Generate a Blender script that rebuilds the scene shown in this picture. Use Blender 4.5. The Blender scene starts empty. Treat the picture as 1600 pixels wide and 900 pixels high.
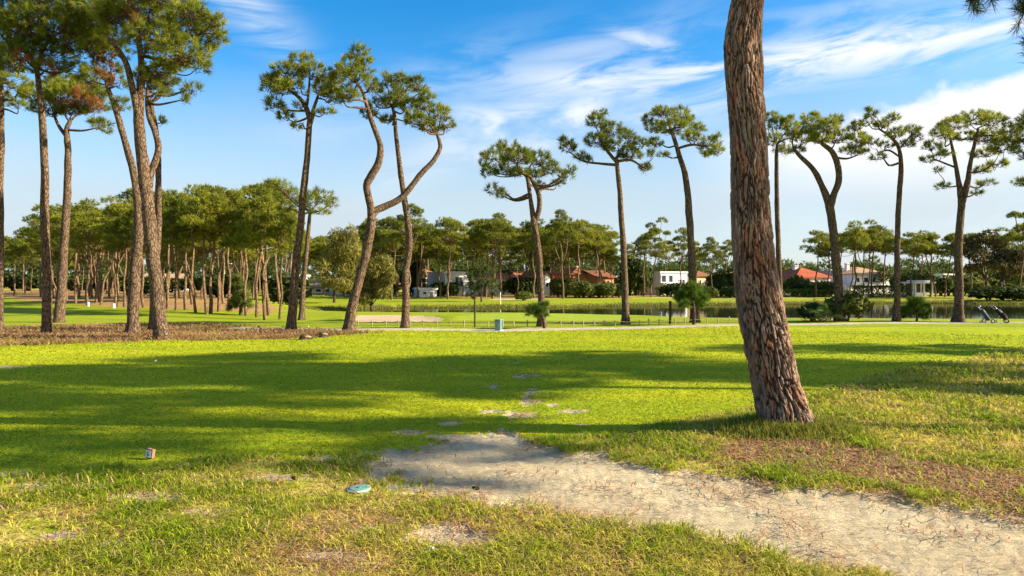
import bpy, math, random
import numpy as np

random.seed(7)
RNG = np.random.default_rng(11)
scene = bpy.context.scene
COL = scene.collection
F = 1600 * 24 / 36.0          # focal length in photo pixels
HZ = 440.0                    # horizon row
CH = 1.7                      # eye height
R = math.radians
SUN_AZ, SUN_EL = 94.0, 24.0   # clockwise from +Y, degrees


# ------------------------------------------------------------------ noise / maths helpers
def ss(a, b, x):
    t = np.clip((np.asarray(x, float) - a) / (b - a), 0, 1)
    return t * t * (3 - 2 * t)


def _h(ix, iy, seed):
    n = (ix.astype(np.int64) * 374761393 + iy.astype(np.int64) * 668265263 + seed * 144269504) & 0x7fffffff
    n = ((n ^ (n >> 13)) * 1274126177) & 0x7fffffff
    n = (n ^ (n >> 16)) & 0xffff
    return n / 65535.0


def vn(x, y, seed=0):
    x = np.asarray(x, float); y = np.asarray(y, float)
    ix = np.floor(x); iy = np.floor(y)
    fx = x - ix; fy = y - iy
    fx = fx * fx * (3 - 2 * fx); fy = fy * fy * (3 - 2 * fy)
    a = _h(ix, iy, seed); b = _h(ix + 1, iy, seed); c = _h(ix, iy + 1, seed); d = _h(ix + 1, iy + 1, seed)
    return (a + (b - a) * fx) * (1 - fy) + (c + (d - c) * fx) * fy


def fbm(x, y, seed=0, oct=4):
    s = 0; a = 0.5
    for o in range(oct):
        s = s + a * vn(x * 2 ** o, y * 2 ** o, seed + o * 17)
        a *= 0.5
    return s / (1 - 0.5 ** oct) - 0.5      # about -0.5..0.5


def sdpoly(X, Y, poly):
    """signed distance, negative inside"""
    P = np.asarray(poly, float); Q = np.roll(P, -1, 0)
    d2 = np.full(X.shape, 1e18); inside = np.zeros(X.shape, bool)
    for (ax, ay), (bx, by) in zip(P, Q):
        ex, ey = bx - ax, by - ay
        t = np.clip(((X - ax) * ex + (Y - ay) * ey) / (ex * ex + ey * ey + 1e-12), 0, 1)
        d2 = np.minimum(d2, (X - ax - t * ex) ** 2 + (Y - ay - t * ey) ** 2)
        c = (ay > Y) != (by > Y)
        with np.errstate(divide='ignore', invalid='ignore'):
            inside ^= c & (X < ex * (Y - ay) / (ey if ey != 0 else 1e-12) + ax)
    d = np.sqrt(d2)
    return np.where(inside, -d, d)


def sdline(X, Y, pts):
    d2 = np.full(X.shape, 1e18)
    for (ax, ay), (bx, by) in zip(pts[:-1], pts[1:]):
        ex, ey = bx - ax, by - ay
        t = np.clip(((X - ax) * ex + (Y - ay) * ey) / (ex * ex + ey * ey), 0, 1)
        d2 = np.minimum(d2, (X - ax - t * ex) ** 2 + (Y - ay - t * ey) ** 2)
    return np.sqrt(d2)


def G(px, py, z=0.0):
    """ground point seen at a photo pixel, for ground height z"""
    Y = (CH - z) * F / (py - HZ)
    return ((px - 800) / F * Y, Y)


def W(px, py, Y):
    return np.array([(px - 800) / F * Y, Y, CH - (py - HZ) / F * Y])


# ------------------------------------------------------------------ terrain
POND = [(-16.3, 57), (-11.2, 51), (-7.2, 49), (0, 48.5), (6.5, 46.5), (10.3, 44), (13, 40), (15.6, 37.5), (22, 37), (28.7, 37),
        (45, 38), (80, 45), (82, 66), (61, 82), (47.8, 85), (36, 81), (26, 79), (14, 75), (2.7, 72), (-11.6, 69), (-17.7, 63)]
WATER_Z = -1.0
BUNK = (-5.9, 34.6, 2.5, 1.6)
GREEN = (1.6, 38.2, 5.0, 4.3)
TREE0 = (3.11, 7.75)


def gz(X, Y):
    X = np.asarray(X, float); Y = np.asarray(Y, float)
    zl = -0.24 * ss(27, 36, Y) * ss(-22, -12, X) * (1 - ss(8, 14, X))
    far = ss(55, 66, Y) * ss(-34, -22, X)
    zl = zl * (1 - far) + far * (-0.62 + 0.3 * ss(78, 130, Y))
    d = sdpoly(X, Y, POND) + 0.9 * fbm(X * .35, Y * .35, 5, 3)
    near = (Y < 58)
    w = np.where(near, 5.0, 3.5)
    t = np.clip(d / w, 0, 1)
    z = np.where(d > 0, WATER_Z + (zl - WATER_Z) * (t * (2 - t)), WATER_Z - 0.6 * np.clip(-d / 3, 0, 1))
    z = z + 0.09 * fbm(X * .25, Y * .25, 3, 3) * ss(3, 10, Y) * (d > 0)
    # slightly raised tee, its edge a soft step
    z = z - 0.05 * ss(21, 24, Y)
    # mound round the foot of the leaning pine
    z = z + 0.05 * np.exp(-((X - TREE0[0]) ** 2 + (Y - TREE0[1]) ** 2) / 0.9)
    # bunker bowl with a raised lip
    q = np.sqrt(((X - BUNK[0]) / BUNK[2]) ** 2 + ((Y - BUNK[1]) / BUNK[3]) ** 2)
    v_ = (Y - BUNK[1]) / BUNK[3]
    z = z + (1 - ss(0.8, 1.15, q)) * (.20 * v_ - .03) + 0.24 * np.exp(-((q - 1.2) / .3) ** 2) * ss(-.4, .8, v_)
    return z


# ------------------------------------------------------------------ object helpers
def tag(o, label=None, cat=None, group=None, kind=None):
    if label: o['label'] = label
    if cat: o['category'] = cat
    if group: o['group'] = group
    if kind: o['kind'] = kind
    return o


def empty(name, loc=(0, 0, 0), rz=0.0):
    o = bpy.data.objects.new(name, None)
    o.location = loc; o.rotation_euler = (0, 0, rz); o.empty_display_size = .2
    COL.objects.link(o)
    return o


def mk_mesh(name, V, faces, col=None, smooth=True):
    V = np.asarray(V, np.float32)
    if isinstance(faces, np.ndarray): faces = [faces]
    faces = [f for f in faces if len(f)]
    me = bpy.data.meshes.new(name)
    me.vertices.add(len(V)); me.vertices.foreach_set('co', V.ravel())
    loops = np.concatenate([f.ravel() for f in faces]).astype(np.int32)
    sizes = np.concatenate([np.full(len(f), f.shape[1]) for f in faces])
    starts = np.concatenate([[0], np.cumsum(sizes)[:-1]]).astype(np.int32)
    me.loops.add(len(loops)); me.loops.foreach_set('vertex_index', loops)
    me.polygons.add(len(starts)); me.polygons.foreach_set('loop_start', starts)
    me.polygons.foreach_set('use_smooth', np.full(len(starts), smooth, dtype=bool))
    if col is not None:
        c = np.ones((len(V), 4), np.float32); c[:, :3] = col
        a = me.color_attributes.new('Col', 'FLOAT_COLOR', 'POINT')
        a.data.foreach_set('color', c.ravel())
    me.update(calc_edges=True)
    return me


def obj(name, me, mat=None, parent=None, loc=None):
    o = bpy.data.objects.new(name, me)
    if mat and not me.materials: me.materials.append(mat)
    COL.objects.link(o)
    if parent: o.parent = parent
    if loc is not None: o.location = loc
    return o


class MB:
    """collects pieces of ONE mesh"""
    def __init__(s): s.V = []; s.F = {}; s.C = []; s.n = 0
    def add(s, V, Fs, C=None):
        V = np.asarray(V, float)
        for f in (Fs if isinstance(Fs, list) else [Fs]):
            f = np.asarray(f)
            if len(f): s.F.setdefault(f.shape[1], []).append(f + s.n)
        s.V.append(V)
        if C is not None: s.C.append(np.broadcast_to(np.asarray(C, float), (len(V), 3)))
        s.n += len(V)
        return s
    def box(s, x0, x1, y0, y1, z0, z1):
        V = [(x0, y0, z0), (x1, y0, z0), (x1, y1, z0), (x0, y1, z0), (x0, y0, z1), (x1, y0, z1), (x1, y1, z1), (x0, y1, z1)]
        Q = [(0, 3, 2, 1), (4, 5, 6, 7), (0, 1, 5, 4), (1, 2, 6, 5), (2, 3, 7, 6), (3, 0, 4, 7)]
        return s.add(V, np.array(Q))
    def tube(s, P, Rr, seg=8, lump=0, C=None, seed=0):
        V, Q = tube(P, Rr, seg, lump, seed)
        return s.add(V, Q, C)
    def mesh(s, name, smooth=True):
        return mk_mesh(name, np.concatenate(s.V), [np.concatenate(v) for v in s.F.values()], np.concatenate(s.C) if s.C else None, smooth)
    def build(s, name, mat, parent=None, smooth=True, bevel=0, loc=None):
        o = obj(name, s.mesh(name, smooth), mat, parent, loc)
        if bevel:
            m = o.modifiers.new('Bevel', 'BEVEL'); m.width = bevel; m.segments = 2; m.limit_method = 'ANGLE'
        return o


def resample(P, Rr, n):
    P = np.asarray(P, float); Rr = np.asarray(Rr, float)
    if len(P) == 2:
        t = np.linspace(0, 1, n)[:, None]
        return P[0] + (P[1] - P[0]) * t, Rr[0] + (Rr[1] - Rr[0]) * t[:, 0]
    E = np.vstack([2 * P[0] - P[1], P, 2 * P[-1] - P[-2]])
    d = np.concatenate([[0], np.cumsum(np.linalg.norm(np.diff(P, axis=0), axis=1))])
    u = np.linspace(0, d[-1], n)
    i = np.clip(np.searchsorted(d, u, side='right') - 1, 0, len(P) - 2)
    t = ((u - d[i]) / (d[i + 1] - d[i]))[:, None]
    p0, p1, p2, p3 = E[i], E[i + 1], E[i + 2], E[i + 3]
    out = .5 * (2 * p1 + (p2 - p0) * t + (2 * p0 - 5 * p1 + 4 * p2 - p3) * t ** 2 + (3 * p1 - p0 - 3 * p2 + p3) * t ** 3)
    return out, np.interp(u, d, Rr)


def tube(P, Rr, seg=8, lump=0.0, seed=0):
    P = np.asarray(P, float); n = len(P)
    T = np.gradient(P, axis=0); T /= np.linalg.norm(T, axis=1, keepdims=True) + 1e-9
    ref = np.array([1., 0.11, 0.07]) if abs(T[n // 2, 0]) < .8 else np.array([.1, 1., .1])
    U = ref - T * (T @ ref)[:, None]; U /= np.linalg.norm(U, axis=1, keepdims=True) + 1e-9
    B = np.cross(T, U)
    a = np.linspace(0, 2 * np.pi, seg, endpoint=False)
    rr = np.asarray(Rr)[:, None] * np.ones((1, seg))
    if lump:
        L = np.concatenate([[0], np.cumsum(np.linalg.norm(np.diff(P, axis=0), axis=1))])[:, None]
        rr = rr * (1 + lump * 2 * (vn(np.cos(a)[None] * 1.5 + L * 2.2, np.sin(a)[None] * 1.5 + L * 1.3 + 20, seed) - .5)
                   + lump * 1.2 * np.clip(vn(np.cos(a)[None] * 1.2 + L * .9, np.sin(a)[None] * 1.2 - L * 3.1 + 40, seed + 3) - .72, 0, 1) * 4)
    V = P[:, None] + rr[..., None] * (np.cos(a)[None, :, None] * U[:, None] + np.sin(a)[None, :, None] * B[:, None])
    V = V.reshape(-1, 3)
    i = np.arange(n - 1)[:, None] * seg; j = np.arange(seg)[None]
    j2 = (j + 1) % seg
    Q = np.stack([i + j, i + j2, i + seg + j2, i + seg + j], -1).reshape(-1, 4)
    cap = np.arange(seg)[None] + (n - 1) * seg
    return V, ([Q, cap] if seg > 4 else [Q, cap]) if seg != 4 else [np.vstack([Q, cap])]


def unit(v): return v / (np.linalg.norm(v, axis=-1, keepdims=True) + 1e-9)


def tufts(P, A, L, K, spread, w, rng, back=.5, droop=0.0):
    """brushes of needles: one thin triangle each.  returns V, F, index of tuft per vertex"""
    N = len(P)
    d = unit(A[:, None] + spread * rng.normal(size=(N, K, 3)))
    d[..., 2] -= droop; d = unit(d)
    base = P[:, None] - A[:, None] * (rng.random((N, K, 1)) * back * L[:, None, None])
    ln = L[:, None, None] * (.7 + .5 * rng.random((N, K, 1)))
    tip = base + d * ln
    side = unit(np.cross(d, rng.normal(size=(N, K, 3)))) * (w if np.isscalar(w) else w[:, None, None])
    mid = base + d * ln * .3
    V = np.stack([base, mid + side, tip, mid - side], 2).reshape(-1, 3)
    Fc = np.arange(N * K * 4).reshape(-1, 4)
    return V, Fc, np.repeat(np.arange(N), K * 4)


# ------------------------------------------------------------------ materials
class NT:
    def __init__(s, name, tree=None):
        if tree is None:
            s.m = bpy.data.materials.new(name); s.m.use_nodes = True; s.t = s.m.node_tree
        else: s.t = tree
        s.t.nodes.clear()
    def n(s, typ, **kw):
        nd = s.t.nodes.new(typ)
        ins = kw.pop('ins', {})
        for k, v in kw.items(): setattr(nd, k, v)
        for k, v in ins.items(): s.set(nd, k, v)
        return nd
    def set(s, nd, k, v):
        if isinstance(v, bpy.types.NodeSocket): s.t.links.new(v, nd.inputs[k])
        else: nd.inputs[k].default_value = v
    def m_(s, op, a, b=None, c=None, clamp=False):
        nd = s.n('ShaderNodeMath', operation=op, use_clamp=clamp)
        for i, v in enumerate((a, b, c)):
            if v is not None: s.set(nd, i, v)
        return nd.outputs[0]
    def mr(s, v, a, b, c=0, d=1, smooth=True):
        nd = s.n('ShaderNodeMapRange', interpolation_type='SMOOTHSTEP' if smooth else 'LINEAR')
        for i, x in enumerate((v, a, b, c, d)): s.set(nd, i, x)
        return nd.outputs[0]
    def mix(s, f, a, b, blend='MIX'):
        nd = s.n('ShaderNodeMix', data_type='RGBA', blend_type=blend)
        s.set(nd, 0, f)
        for i, v in ((6, a), (7, b)):
            s.set(nd, i, (*v, 1) if isinstance(v, tuple) and len(v) == 3 else v)
        return nd.outputs[2]
    def noise(s, vec, scale, detail=4, rough=.55, dist=0):
        nd = s.n('ShaderNodeTexNoise', ins={'Vector': vec, 'Scale': scale, 'Detail': detail, 'Roughness': rough, 'Distortion': dist})
        return nd.outputs[0]
    def coord(s, scale=(1, 1, 1), rot=(0, 0, 0), kind='Object'):
        tc = s.n('ShaderNodeTexCoord')
        mp = s.n('ShaderNodeMapping'); mp.inputs['Scale'].default_value = scale; mp.inputs['Rotation'].default_value = rot
        s.t.links.new(tc.outputs[kind], mp.inputs[0])
        return mp.outputs[0]
    def bump(s, h, strength=.5, dist=.02, normal=None):
        nd = s.n('ShaderNodeBump', ins={'Height': h, 'Strength': strength, 'Distance': dist})
        if normal is not None: s.set(nd, 'Normal', normal)
        return nd.outputs[0]
    def pbr(s, col, rough=.9, normal=None, spec=.2, **kw):
        b = s.n('ShaderNodeBsdfPrincipled')
        s.set(b, 'Base Color', (*col, 1) if isinstance(col, tuple) and len(col) == 3 else col)
        s.set(b, 'Roughness', rough); s.set(b, 'Specular IOR Level', spec)
        if normal is not None: s.set(b, 'Normal', normal)
        for k, v in kw.items(): s.set(b, k, v)
        return b.outputs[0]
    def out(s, sh):
        o = s.n('ShaderNodeOutputMaterial'); s.t.links.new(sh, o.inputs[0]); return s.m


def grass_mat(name, c1, c2, dry, dryamt, fine=60, bump=.6, stripes=0):
    t = NT(name); P = t.coord()
    big = t.noise(t.coord((.45, 1.6, 1)), .55, 5, .62, .6); med = t.noise(P, 2.3, 5, .65); fi = t.noise(t.coord((1, .55, 1)), fine, 4, .7)
    sm = t.noise(P, 14, 4, .65)
    col = t.mix(t.mr(big, .35, .68), c1, c2)
    col = t.mix(t.mr(t.m_('ADD', t.m_('MULTIPLY', med, .6), t.m_('MULTIPLY', sm, .4)), .50 - .1 * dryamt, .72 - .2 * dryamt, 0, min(1, .35 + dryamt)), col, dry)
    v = t.mr(fi, .25, .75, .6, 1.35); v2 = t.mr(sm, .3, .7, .8, 1.2)
    hv = t.n('ShaderNodeHueSaturation', ins={'Color': col, 'Value': t.m_('MULTIPLY', v, v2)})
    nrm = t.bump(t.m_('ADD', fi, t.m_('MULTIPLY', sm, 1.0)), bump, .03)
    return t.out(t.pbr(hv.outputs[0], .95, nrm, .05))


def sand_mat(name, c1, c2, bump=.8):
    t = NT(name); P = t.coord()
    a = t.noise(P, 1.1, 5, .65); b = t.noise(t.coord((.8, 2.0, 1), (0, 0, .25)), 7, 6, .68, 1.3); c = t.noise(P, 70, 3, .7)
    d = t.noise(t.coord((.7, 1.6, 1), (0, 0, -.2)), 2.6, 5, .7, .8)
    e = t.noise(t.coord((.6, 2.2, 1), (0, 0, .3)), 26, 4, .7, 1.6)
    col = t.mix(t.mr(a, .3, .7), c1, c2)
    col = t.mix(t.mr(b, .50, .66, 0, .55), col, tuple(x * .50 for x in c2))
    col = t.mix(t.mr(d, .56, .70, 0, .5), col, (.30, .21, .11))
    col = t.mix(t.mr(e, .56, .68, 0, .55), col, (.20, .135, .07))
    hv = t.n('ShaderNodeHueSaturation', ins={'Color': col, 'Value': t.mr(c, .3, .7, .86, 1.12)})
    hgt = t.m_('ADD', t.m_('MULTIPLY', b, 1.4), t.m_('ADD', t.m_('MULTIPLY', c, .18), t.m_('MULTIPLY', e, .5)))
    return t.out(t.pbr(hv.outputs[0], .95, t.bump(hgt, bump, .05), .1))


def straw_mat(name):
    t = NT(name); P = t.coord((1, 1.6, 1))
    a = t.noise(P, .9, 5, .65); b = t.noise(P, 22, 5, .7, 1.5); c = t.noise(P, 4, 5, .7)
    col = t.mix(t.mr(a, .35, .65), (.27, .15, .06), (.40, .24, .095))
    col = t.mix(t.mr(c, .48, .66), col, (.42, .27, .11))
    col = t.mix(t.mr(t.noise(P, 1.7, 5, .7), .54, .64, 0, .8), col, (.19, .21, .02))
    hv = t.n('ShaderNodeHueSaturation', ins={'Color': col, 'Value': t.mr(b, .3, .7, .5, 1.4)})
    return t.out(t.pbr(hv.outputs[0], .95, t.bump(b, .8, .03), .05))


def bark_mat(name, c1, c2, crack, zs=.28, scale=9):
    t = NT(name)
    P = t.coord((1, 1, zs))
    dist = t.n('ShaderNodeVectorMath', operation='MULTIPLY_ADD')
    nz = t.n('ShaderNodeTexNoise', ins={'Vector': P, 'Scale': 6, 'Detail': 3})
    t.t.links.new(nz.outputs[1], dist.inputs[0]); dist.inputs[1].default_value = (.12, .12, .12); t.t.links.new(P, dist.inputs[2])
    vo = t.n('ShaderNodeTexVoronoi', feature='DISTANCE_TO_EDGE', ins={'Vector': dist.outputs[0], 'Scale': scale}).outputs[0]
    vc = t.n('ShaderNodeTexVoronoi', ins={'Vector': dist.outputs[0], 'Scale': scale}).outputs['Color']
    n1 = t.noise(t.coord((1, 1, .5)), 1.4, 4, .6); n2 = t.noise(P, 30, 4, .7)
    sp = t.n('ShaderNodeSeparateColor'); t.t.links.new(vc, sp.inputs[0])
    col = t.mix(t.m_('MULTIPLY_ADD', sp.outputs[0], .6, t.m_('MULTIPLY', n1, .45)), c1, c2)
    e = t.mr(vo, .0, .13)
    col = t.mix(e, crack, col)
    hv = t.n('ShaderNodeHueSaturation', ins={'Color': col, 'Value': t.mr(n2, .3, .7, .7, 1.25)})
    hgt = t.m_('ADD', e, t.m_('MULTIPLY', n2, .35))
    return t.out(t.pbr(hv.outputs[0], .9, t.bump(hgt, 1, .03), .15))


def vcol_mat(name, rough=.8, trans=.35, spec=.12, tint=(1, 1, 1)):
    """leaf / needle / blade: colour from the 'Col' attribute, some light passing through"""
    t = NT(name)
    a = t.n('ShaderNodeVertexColor', layer_name='Col')
    oi = t.n('ShaderNodeObjectInfo')
    hv = t.n('ShaderNodeHueSaturation', ins={'Color': a.outputs[0], 'Value': t.mr(oi.outputs['Random'], 0, 1, .82, 1.2), 'Hue': t.mr(oi.outputs['Random'], 0, 1, .508, .492)})
    b = t.pbr(hv.outputs[0], rough, None, spec)
    tr = t.n('ShaderNodeBsdfTranslucent', ins={'Color': hv.outputs[0]})
    mx = t.n('ShaderNodeMixShader', ins={0: trans, 1: b, 2: tr.outputs[0]})
    return t.out(mx.outputs[0])


def plain_mat(name, col, rough=.7, var=.12, bump=.15, scale=6, spec=.3, **kw):
    t = NT(name); P = t.coord()
    n = t.noise(P, scale, 5, .65)
    hv = t.n('ShaderNodeHueSaturation', ins={'Color': (*col, 1), 'Value': t.mr(n, .3, .7, 1 - var, 1 + var)})
    return t.out(t.pbr(hv.outputs[0], rough, t.bump(n, bump, .02), spec, **kw))


def tile_mat(name, c1, c2):
    t = NT(name); P = t.coord()
    wv = t.n('ShaderNodeTexWave', wave_type='BANDS', bands_direction='X', ins={'Vector': P, 'Scale': 1.6, 'Distortion': .3}).outputs[0]
    wz = t.n('ShaderNodeTexWave', wave_type='BANDS', bands_direction='Z', ins={'Vector': P, 'Scale': 2.2, 'Distortion': .4}).outputs[0]
    n = t.noise(P, 1.2, 5, .7); n2 = t.noise(P, 9, 3, .7)
    col = t.mix(t.mr(n, .3, .7), c1, c2)
    hv = t.n('ShaderNodeHueSaturation', ins={'Color': col, 'Value': t.m_('MULTIPLY', t.mr(n2, .3, .7, .75, 1.2), t.mr(wz, 0, .5, .82, 1.05))})
    return t.out(t.pbr(hv.outputs[0], .85, t.bump(t.m_('ADD', wv, t.m_('MULTIPLY', wz, .5)), .8, .06), .2))


M = {}
M['lawn'] = grass_mat('mown lawn', (.37, .39, .010), (.23, .31, .009), (.33, .32, .025), .12, 70, .5)
M['rough'] = grass_mat('rough grass', (.32, .33, .018), (.22, .27, .013), (.44, .32, .10), .62, 45, .8)
M['fairway'] = grass_mat('fairway grass', (.255, .295, .014), (.19, .25, .012), (.30, .29, .03), .2, 30, .4)
M['green'] = grass_mat('putting green grass', (.27, .34, .028), (.25, .32, .025), (.3, .35, .04), .02, 90, .15)
M['sand'] = sand_mat('pale dusty sand', (.64, .535, .335), (.51, .415, .25))
M['bunker'] = sand_mat('bunker sand', (.50, .385, .24), (.43, .33, .20), .3)
M['gravel'] = sand_mat('path grit', (.52, .45, .34), (.42, .35, .26), .4)
M['straw'] = straw_mat('pine straw')
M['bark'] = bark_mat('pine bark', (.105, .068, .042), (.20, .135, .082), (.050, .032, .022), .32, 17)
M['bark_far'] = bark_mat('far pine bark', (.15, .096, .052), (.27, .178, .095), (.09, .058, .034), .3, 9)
M['bark_dark'] = bark_mat('dark bark', (.07, .05, .034), (.13, .09, .058), (.03, .02, .014), .32, 17)  # darker brown bark for shrub stems, small trees, stumps and foreground branches
M['needle'] = vcol_mat('pine needles', .6, .42, .25)
M['leaf'] = vcol_mat('leaves', .7, .35, .15)
M['blade'] = vcol_mat('grass blades', .7, .45, .12)
M['litter'] = vcol_mat('dead needles', .85, .1, .08)


# foreground bark: colour comes with the mesh (plates and fissures)
def fg_bark():
    t = NT('plated bark'); a = t.n('ShaderNodeVertexColor', layer_name='Col')
    n = t.noise(t.coord((1, 1, .35)), 55, 5, .7); n2 = t.noise(t.coord((1, 1, .25)), 16, 4, .6)
    hv = t.n('ShaderNodeHueSaturation', ins={'Color': a.outputs[0], 'Value': t.m_('MULTIPLY', t.mr(n, .3, .7, .65, 1.3), t.mr(n2, .3, .7, .8, 1.15))})
    return t.out(t.pbr(hv.outputs[0], .85, t.bump(t.m_('ADD', n, n2), .7, .012), .2))


M['fgbark'] = fg_bark()

# ------------------------------------------------------------------ ground zones
pl = lambda *p: [G(*q) for q in p]
SAND = pl((548, 737), (600, 706), (680, 691), (735, 676), (795, 674), (850, 690), (900, 702), (960, 716), (1050, 729), (1150, 744), (1250, 760), (1350, 768),
          (1450, 784), (1600, 806), (1900, 835), (2300, 870), (2300, 1500), (1500, 960), (1400, 915), (1300, 893), (1200, 872), (1100, 851), (1030, 838), (950, 815), (900, 805),
          (850, 797), (790, 789), (740, 775), (690, 762), (640, 755), (600, 746), (565, 743))
PATCH = [(700, 836, 90, 22), (585, 826, 40, 9), (228, 776, 60, 8), (150, 760, 36, 6), (66, 758, 36, 7), (8, 741, 32, 6), (330, 800, 40, 6), (100, 835, 34, 7), (420, 745, 50, 6), (180, 850, 40, 6), (520, 866, 40, 7), (800, 567, 12, 2), (768, 604, 14, 3), (832, 612, 12, 5),
         (828, 628, 13, 5), (815, 646, 34, 5), (765, 642, 16, 3), (702, 660, 18, 3), (640, 674, 34, 4), (892, 642, 26, 3), (730, 682, 70, 7), (620, 703, 40, 4), (860, 632, 12, 2), (812, 590, 12, 2),
         (835, 588, 12, 2), (910, 662, 16, 2.5), (20, 573, 40, 2), (520, 715, 40, 5), (1320, 712, 40, 5), (470, 790, 30, 4), (1240, 700, 30, 4)]
STRAW_BED = pl((-220, 504), (0, 506), (150, 503), (300, 503), (450, 511), (540, 517), (575, 520), (520, 525), (440, 529), (260, 532), (120, 536), (0, 541), (-220, 548))
STRAW_FG = pl((1100, 710), (1160, 694), (1200, 683), (1280, 692), (1400, 714), (1500, 730), (1640, 746), (1800, 758), (1800, 815), (1620, 794), (1500, 774), (1350, 750), (1250, 742), (1170, 728))
GROVE_FLOOR = [(-150, 60), (-62, 84), (-49, 68), (-39, 57), (-30, 49), (-23.5, 44.5), (-18, 43), (-15, 42), (-16, 49), (-21, 56), (-26, 64), (-30, 80), (-60, 150), (-150, 150)]
PATH_LINE = [G(380, 510.5), G(450, 512.5), G(600, 513), G(760, 513.5), G(900, 511.5), G(1050, 508.5), G(1150, 506.5), G(1300, 504.5), G(1400, 503.5), G(1600, 502), G(1900, 500)]
ROUGH_LINE = [G(790, 700), G(900, 690), G(1050, 668), G(1200, 642), G(1330, 604), G(1450, 575), G(1600, 549), G(1900, 525)]


def masks(X, Y):
    n1 = fbm(X * 1.1, Y * 1.1, 21, 4); n2 = fbm(X * 5, Y * 5, 22, 4); n3 = fbm(X * 14, Y * 14, 27, 3)
    sand = sdpoly(X, Y, SAND) + .45 * n1 + .62 * n2 + .30 * n3 - .02
    for (cx, cy, a, b) in PATCH:
        gx, gy = G(cx, cy); rx = a / F * gy; ry = b * gy * gy / (CH * F)
        q = (np.sqrt(((X - gx) / rx) ** 2 + ((Y - gy) / ry) ** 2) - .95) * min(rx, ry)
        sand = np.minimum(sand, q + (.5 * n2 + .35 * n3) * min(1, ry * 3.0))
    straw = np.minimum(sdpoly(X, Y, STRAW_BED) + .9 * n1 + .5 * n2, sdpoly(X, Y, GROVE_FLOOR) + 2.5 * fbm(X * .2, Y * .2, 33, 3))
    sfg = sdpoly(X, Y, STRAW_FG) + .30 * n1 + .45 * n2 + .2 * n3
    path = sdline(X, Y, PATH_LINE) - .55 + .25 * n1
    # rough: right of the mown edge, and the foot of the picture
    yl = np.interp(X, [p[0] for p in ROUGH_LINE], [p[1] for p in ROUGH_LINE])
    rough = np.where(X > 0, yl - Y + .5 * n1, 6.25 + 1.0 * n1 + 2.4 * fbm(X * .45, Y * .8, 29, 3) + .5 * n2 + .04 * X - Y)    # positive = rough
    return sand, straw, sfg, path, rough


ZN = ['ground', 'tee_lawn', 'sandy_path', 'pine_straw_bed', 'gravel_path', 'putting_green', 'bunker', 'fairway', 'straw_patch', 'pond_bed']


def zone(X, Y):
    sand, straw, sfg, path, rough = masks(X, Y)
    z = np.zeros(X.shape, np.int8)
    n = fbm(X * .5, Y * .5, 71, 3)
    fair = (Y > 26) & (Y + 5 * n < 132) & (X < 90)
    z[fair] = 7
    z[(Y < 26) & (rough < 0)] = 1
    left = (X < -60) & (Y < 20)
    z[left] = 0
    pd = sdpoly(X, Y, POND)
    z[(pd < 1.6 + 1.2 * n) & (Y > 30)] = 0
    z[(Y > 94 + 8 * n - .05 * X) & (X > -28)] = 0
    z[straw < 0] = 3
    z[(sdline(X, Y, [(-4, 98), (14, 100)]) < 4.5) & (Y > 91)] = 3
    z[path < 0] = 4
    q = np.sqrt(((X - GREEN[0]) / GREEN[2]) ** 2 + ((Y - GREEN[1]) / GREEN[3]) ** 2)
    z[q + .15 * n < 1] = 5
    q = np.sqrt(((X - BUNK[0]) / BUNK[2]) ** 2 + ((Y - BUNK[1]) / BUNK[3]) ** 2)
    z[q + .25 * n < .95] = 6
    for (cx, cy, rx, ry) in ((0.5, 90, 3.6, 2.6), (21.5, 97, 1.8, 1.6)):
        z[np.sqrt(((X - cx) / rx) ** 2 + ((Y - cy) / ry) ** 2) + .3 * n < 1] = 6
    z[(sfg < 0)] = 8
    z[(sand < 0) & (Y < 20)] = 2
    z[(pd < -.3)] = 9
    return z


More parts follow.
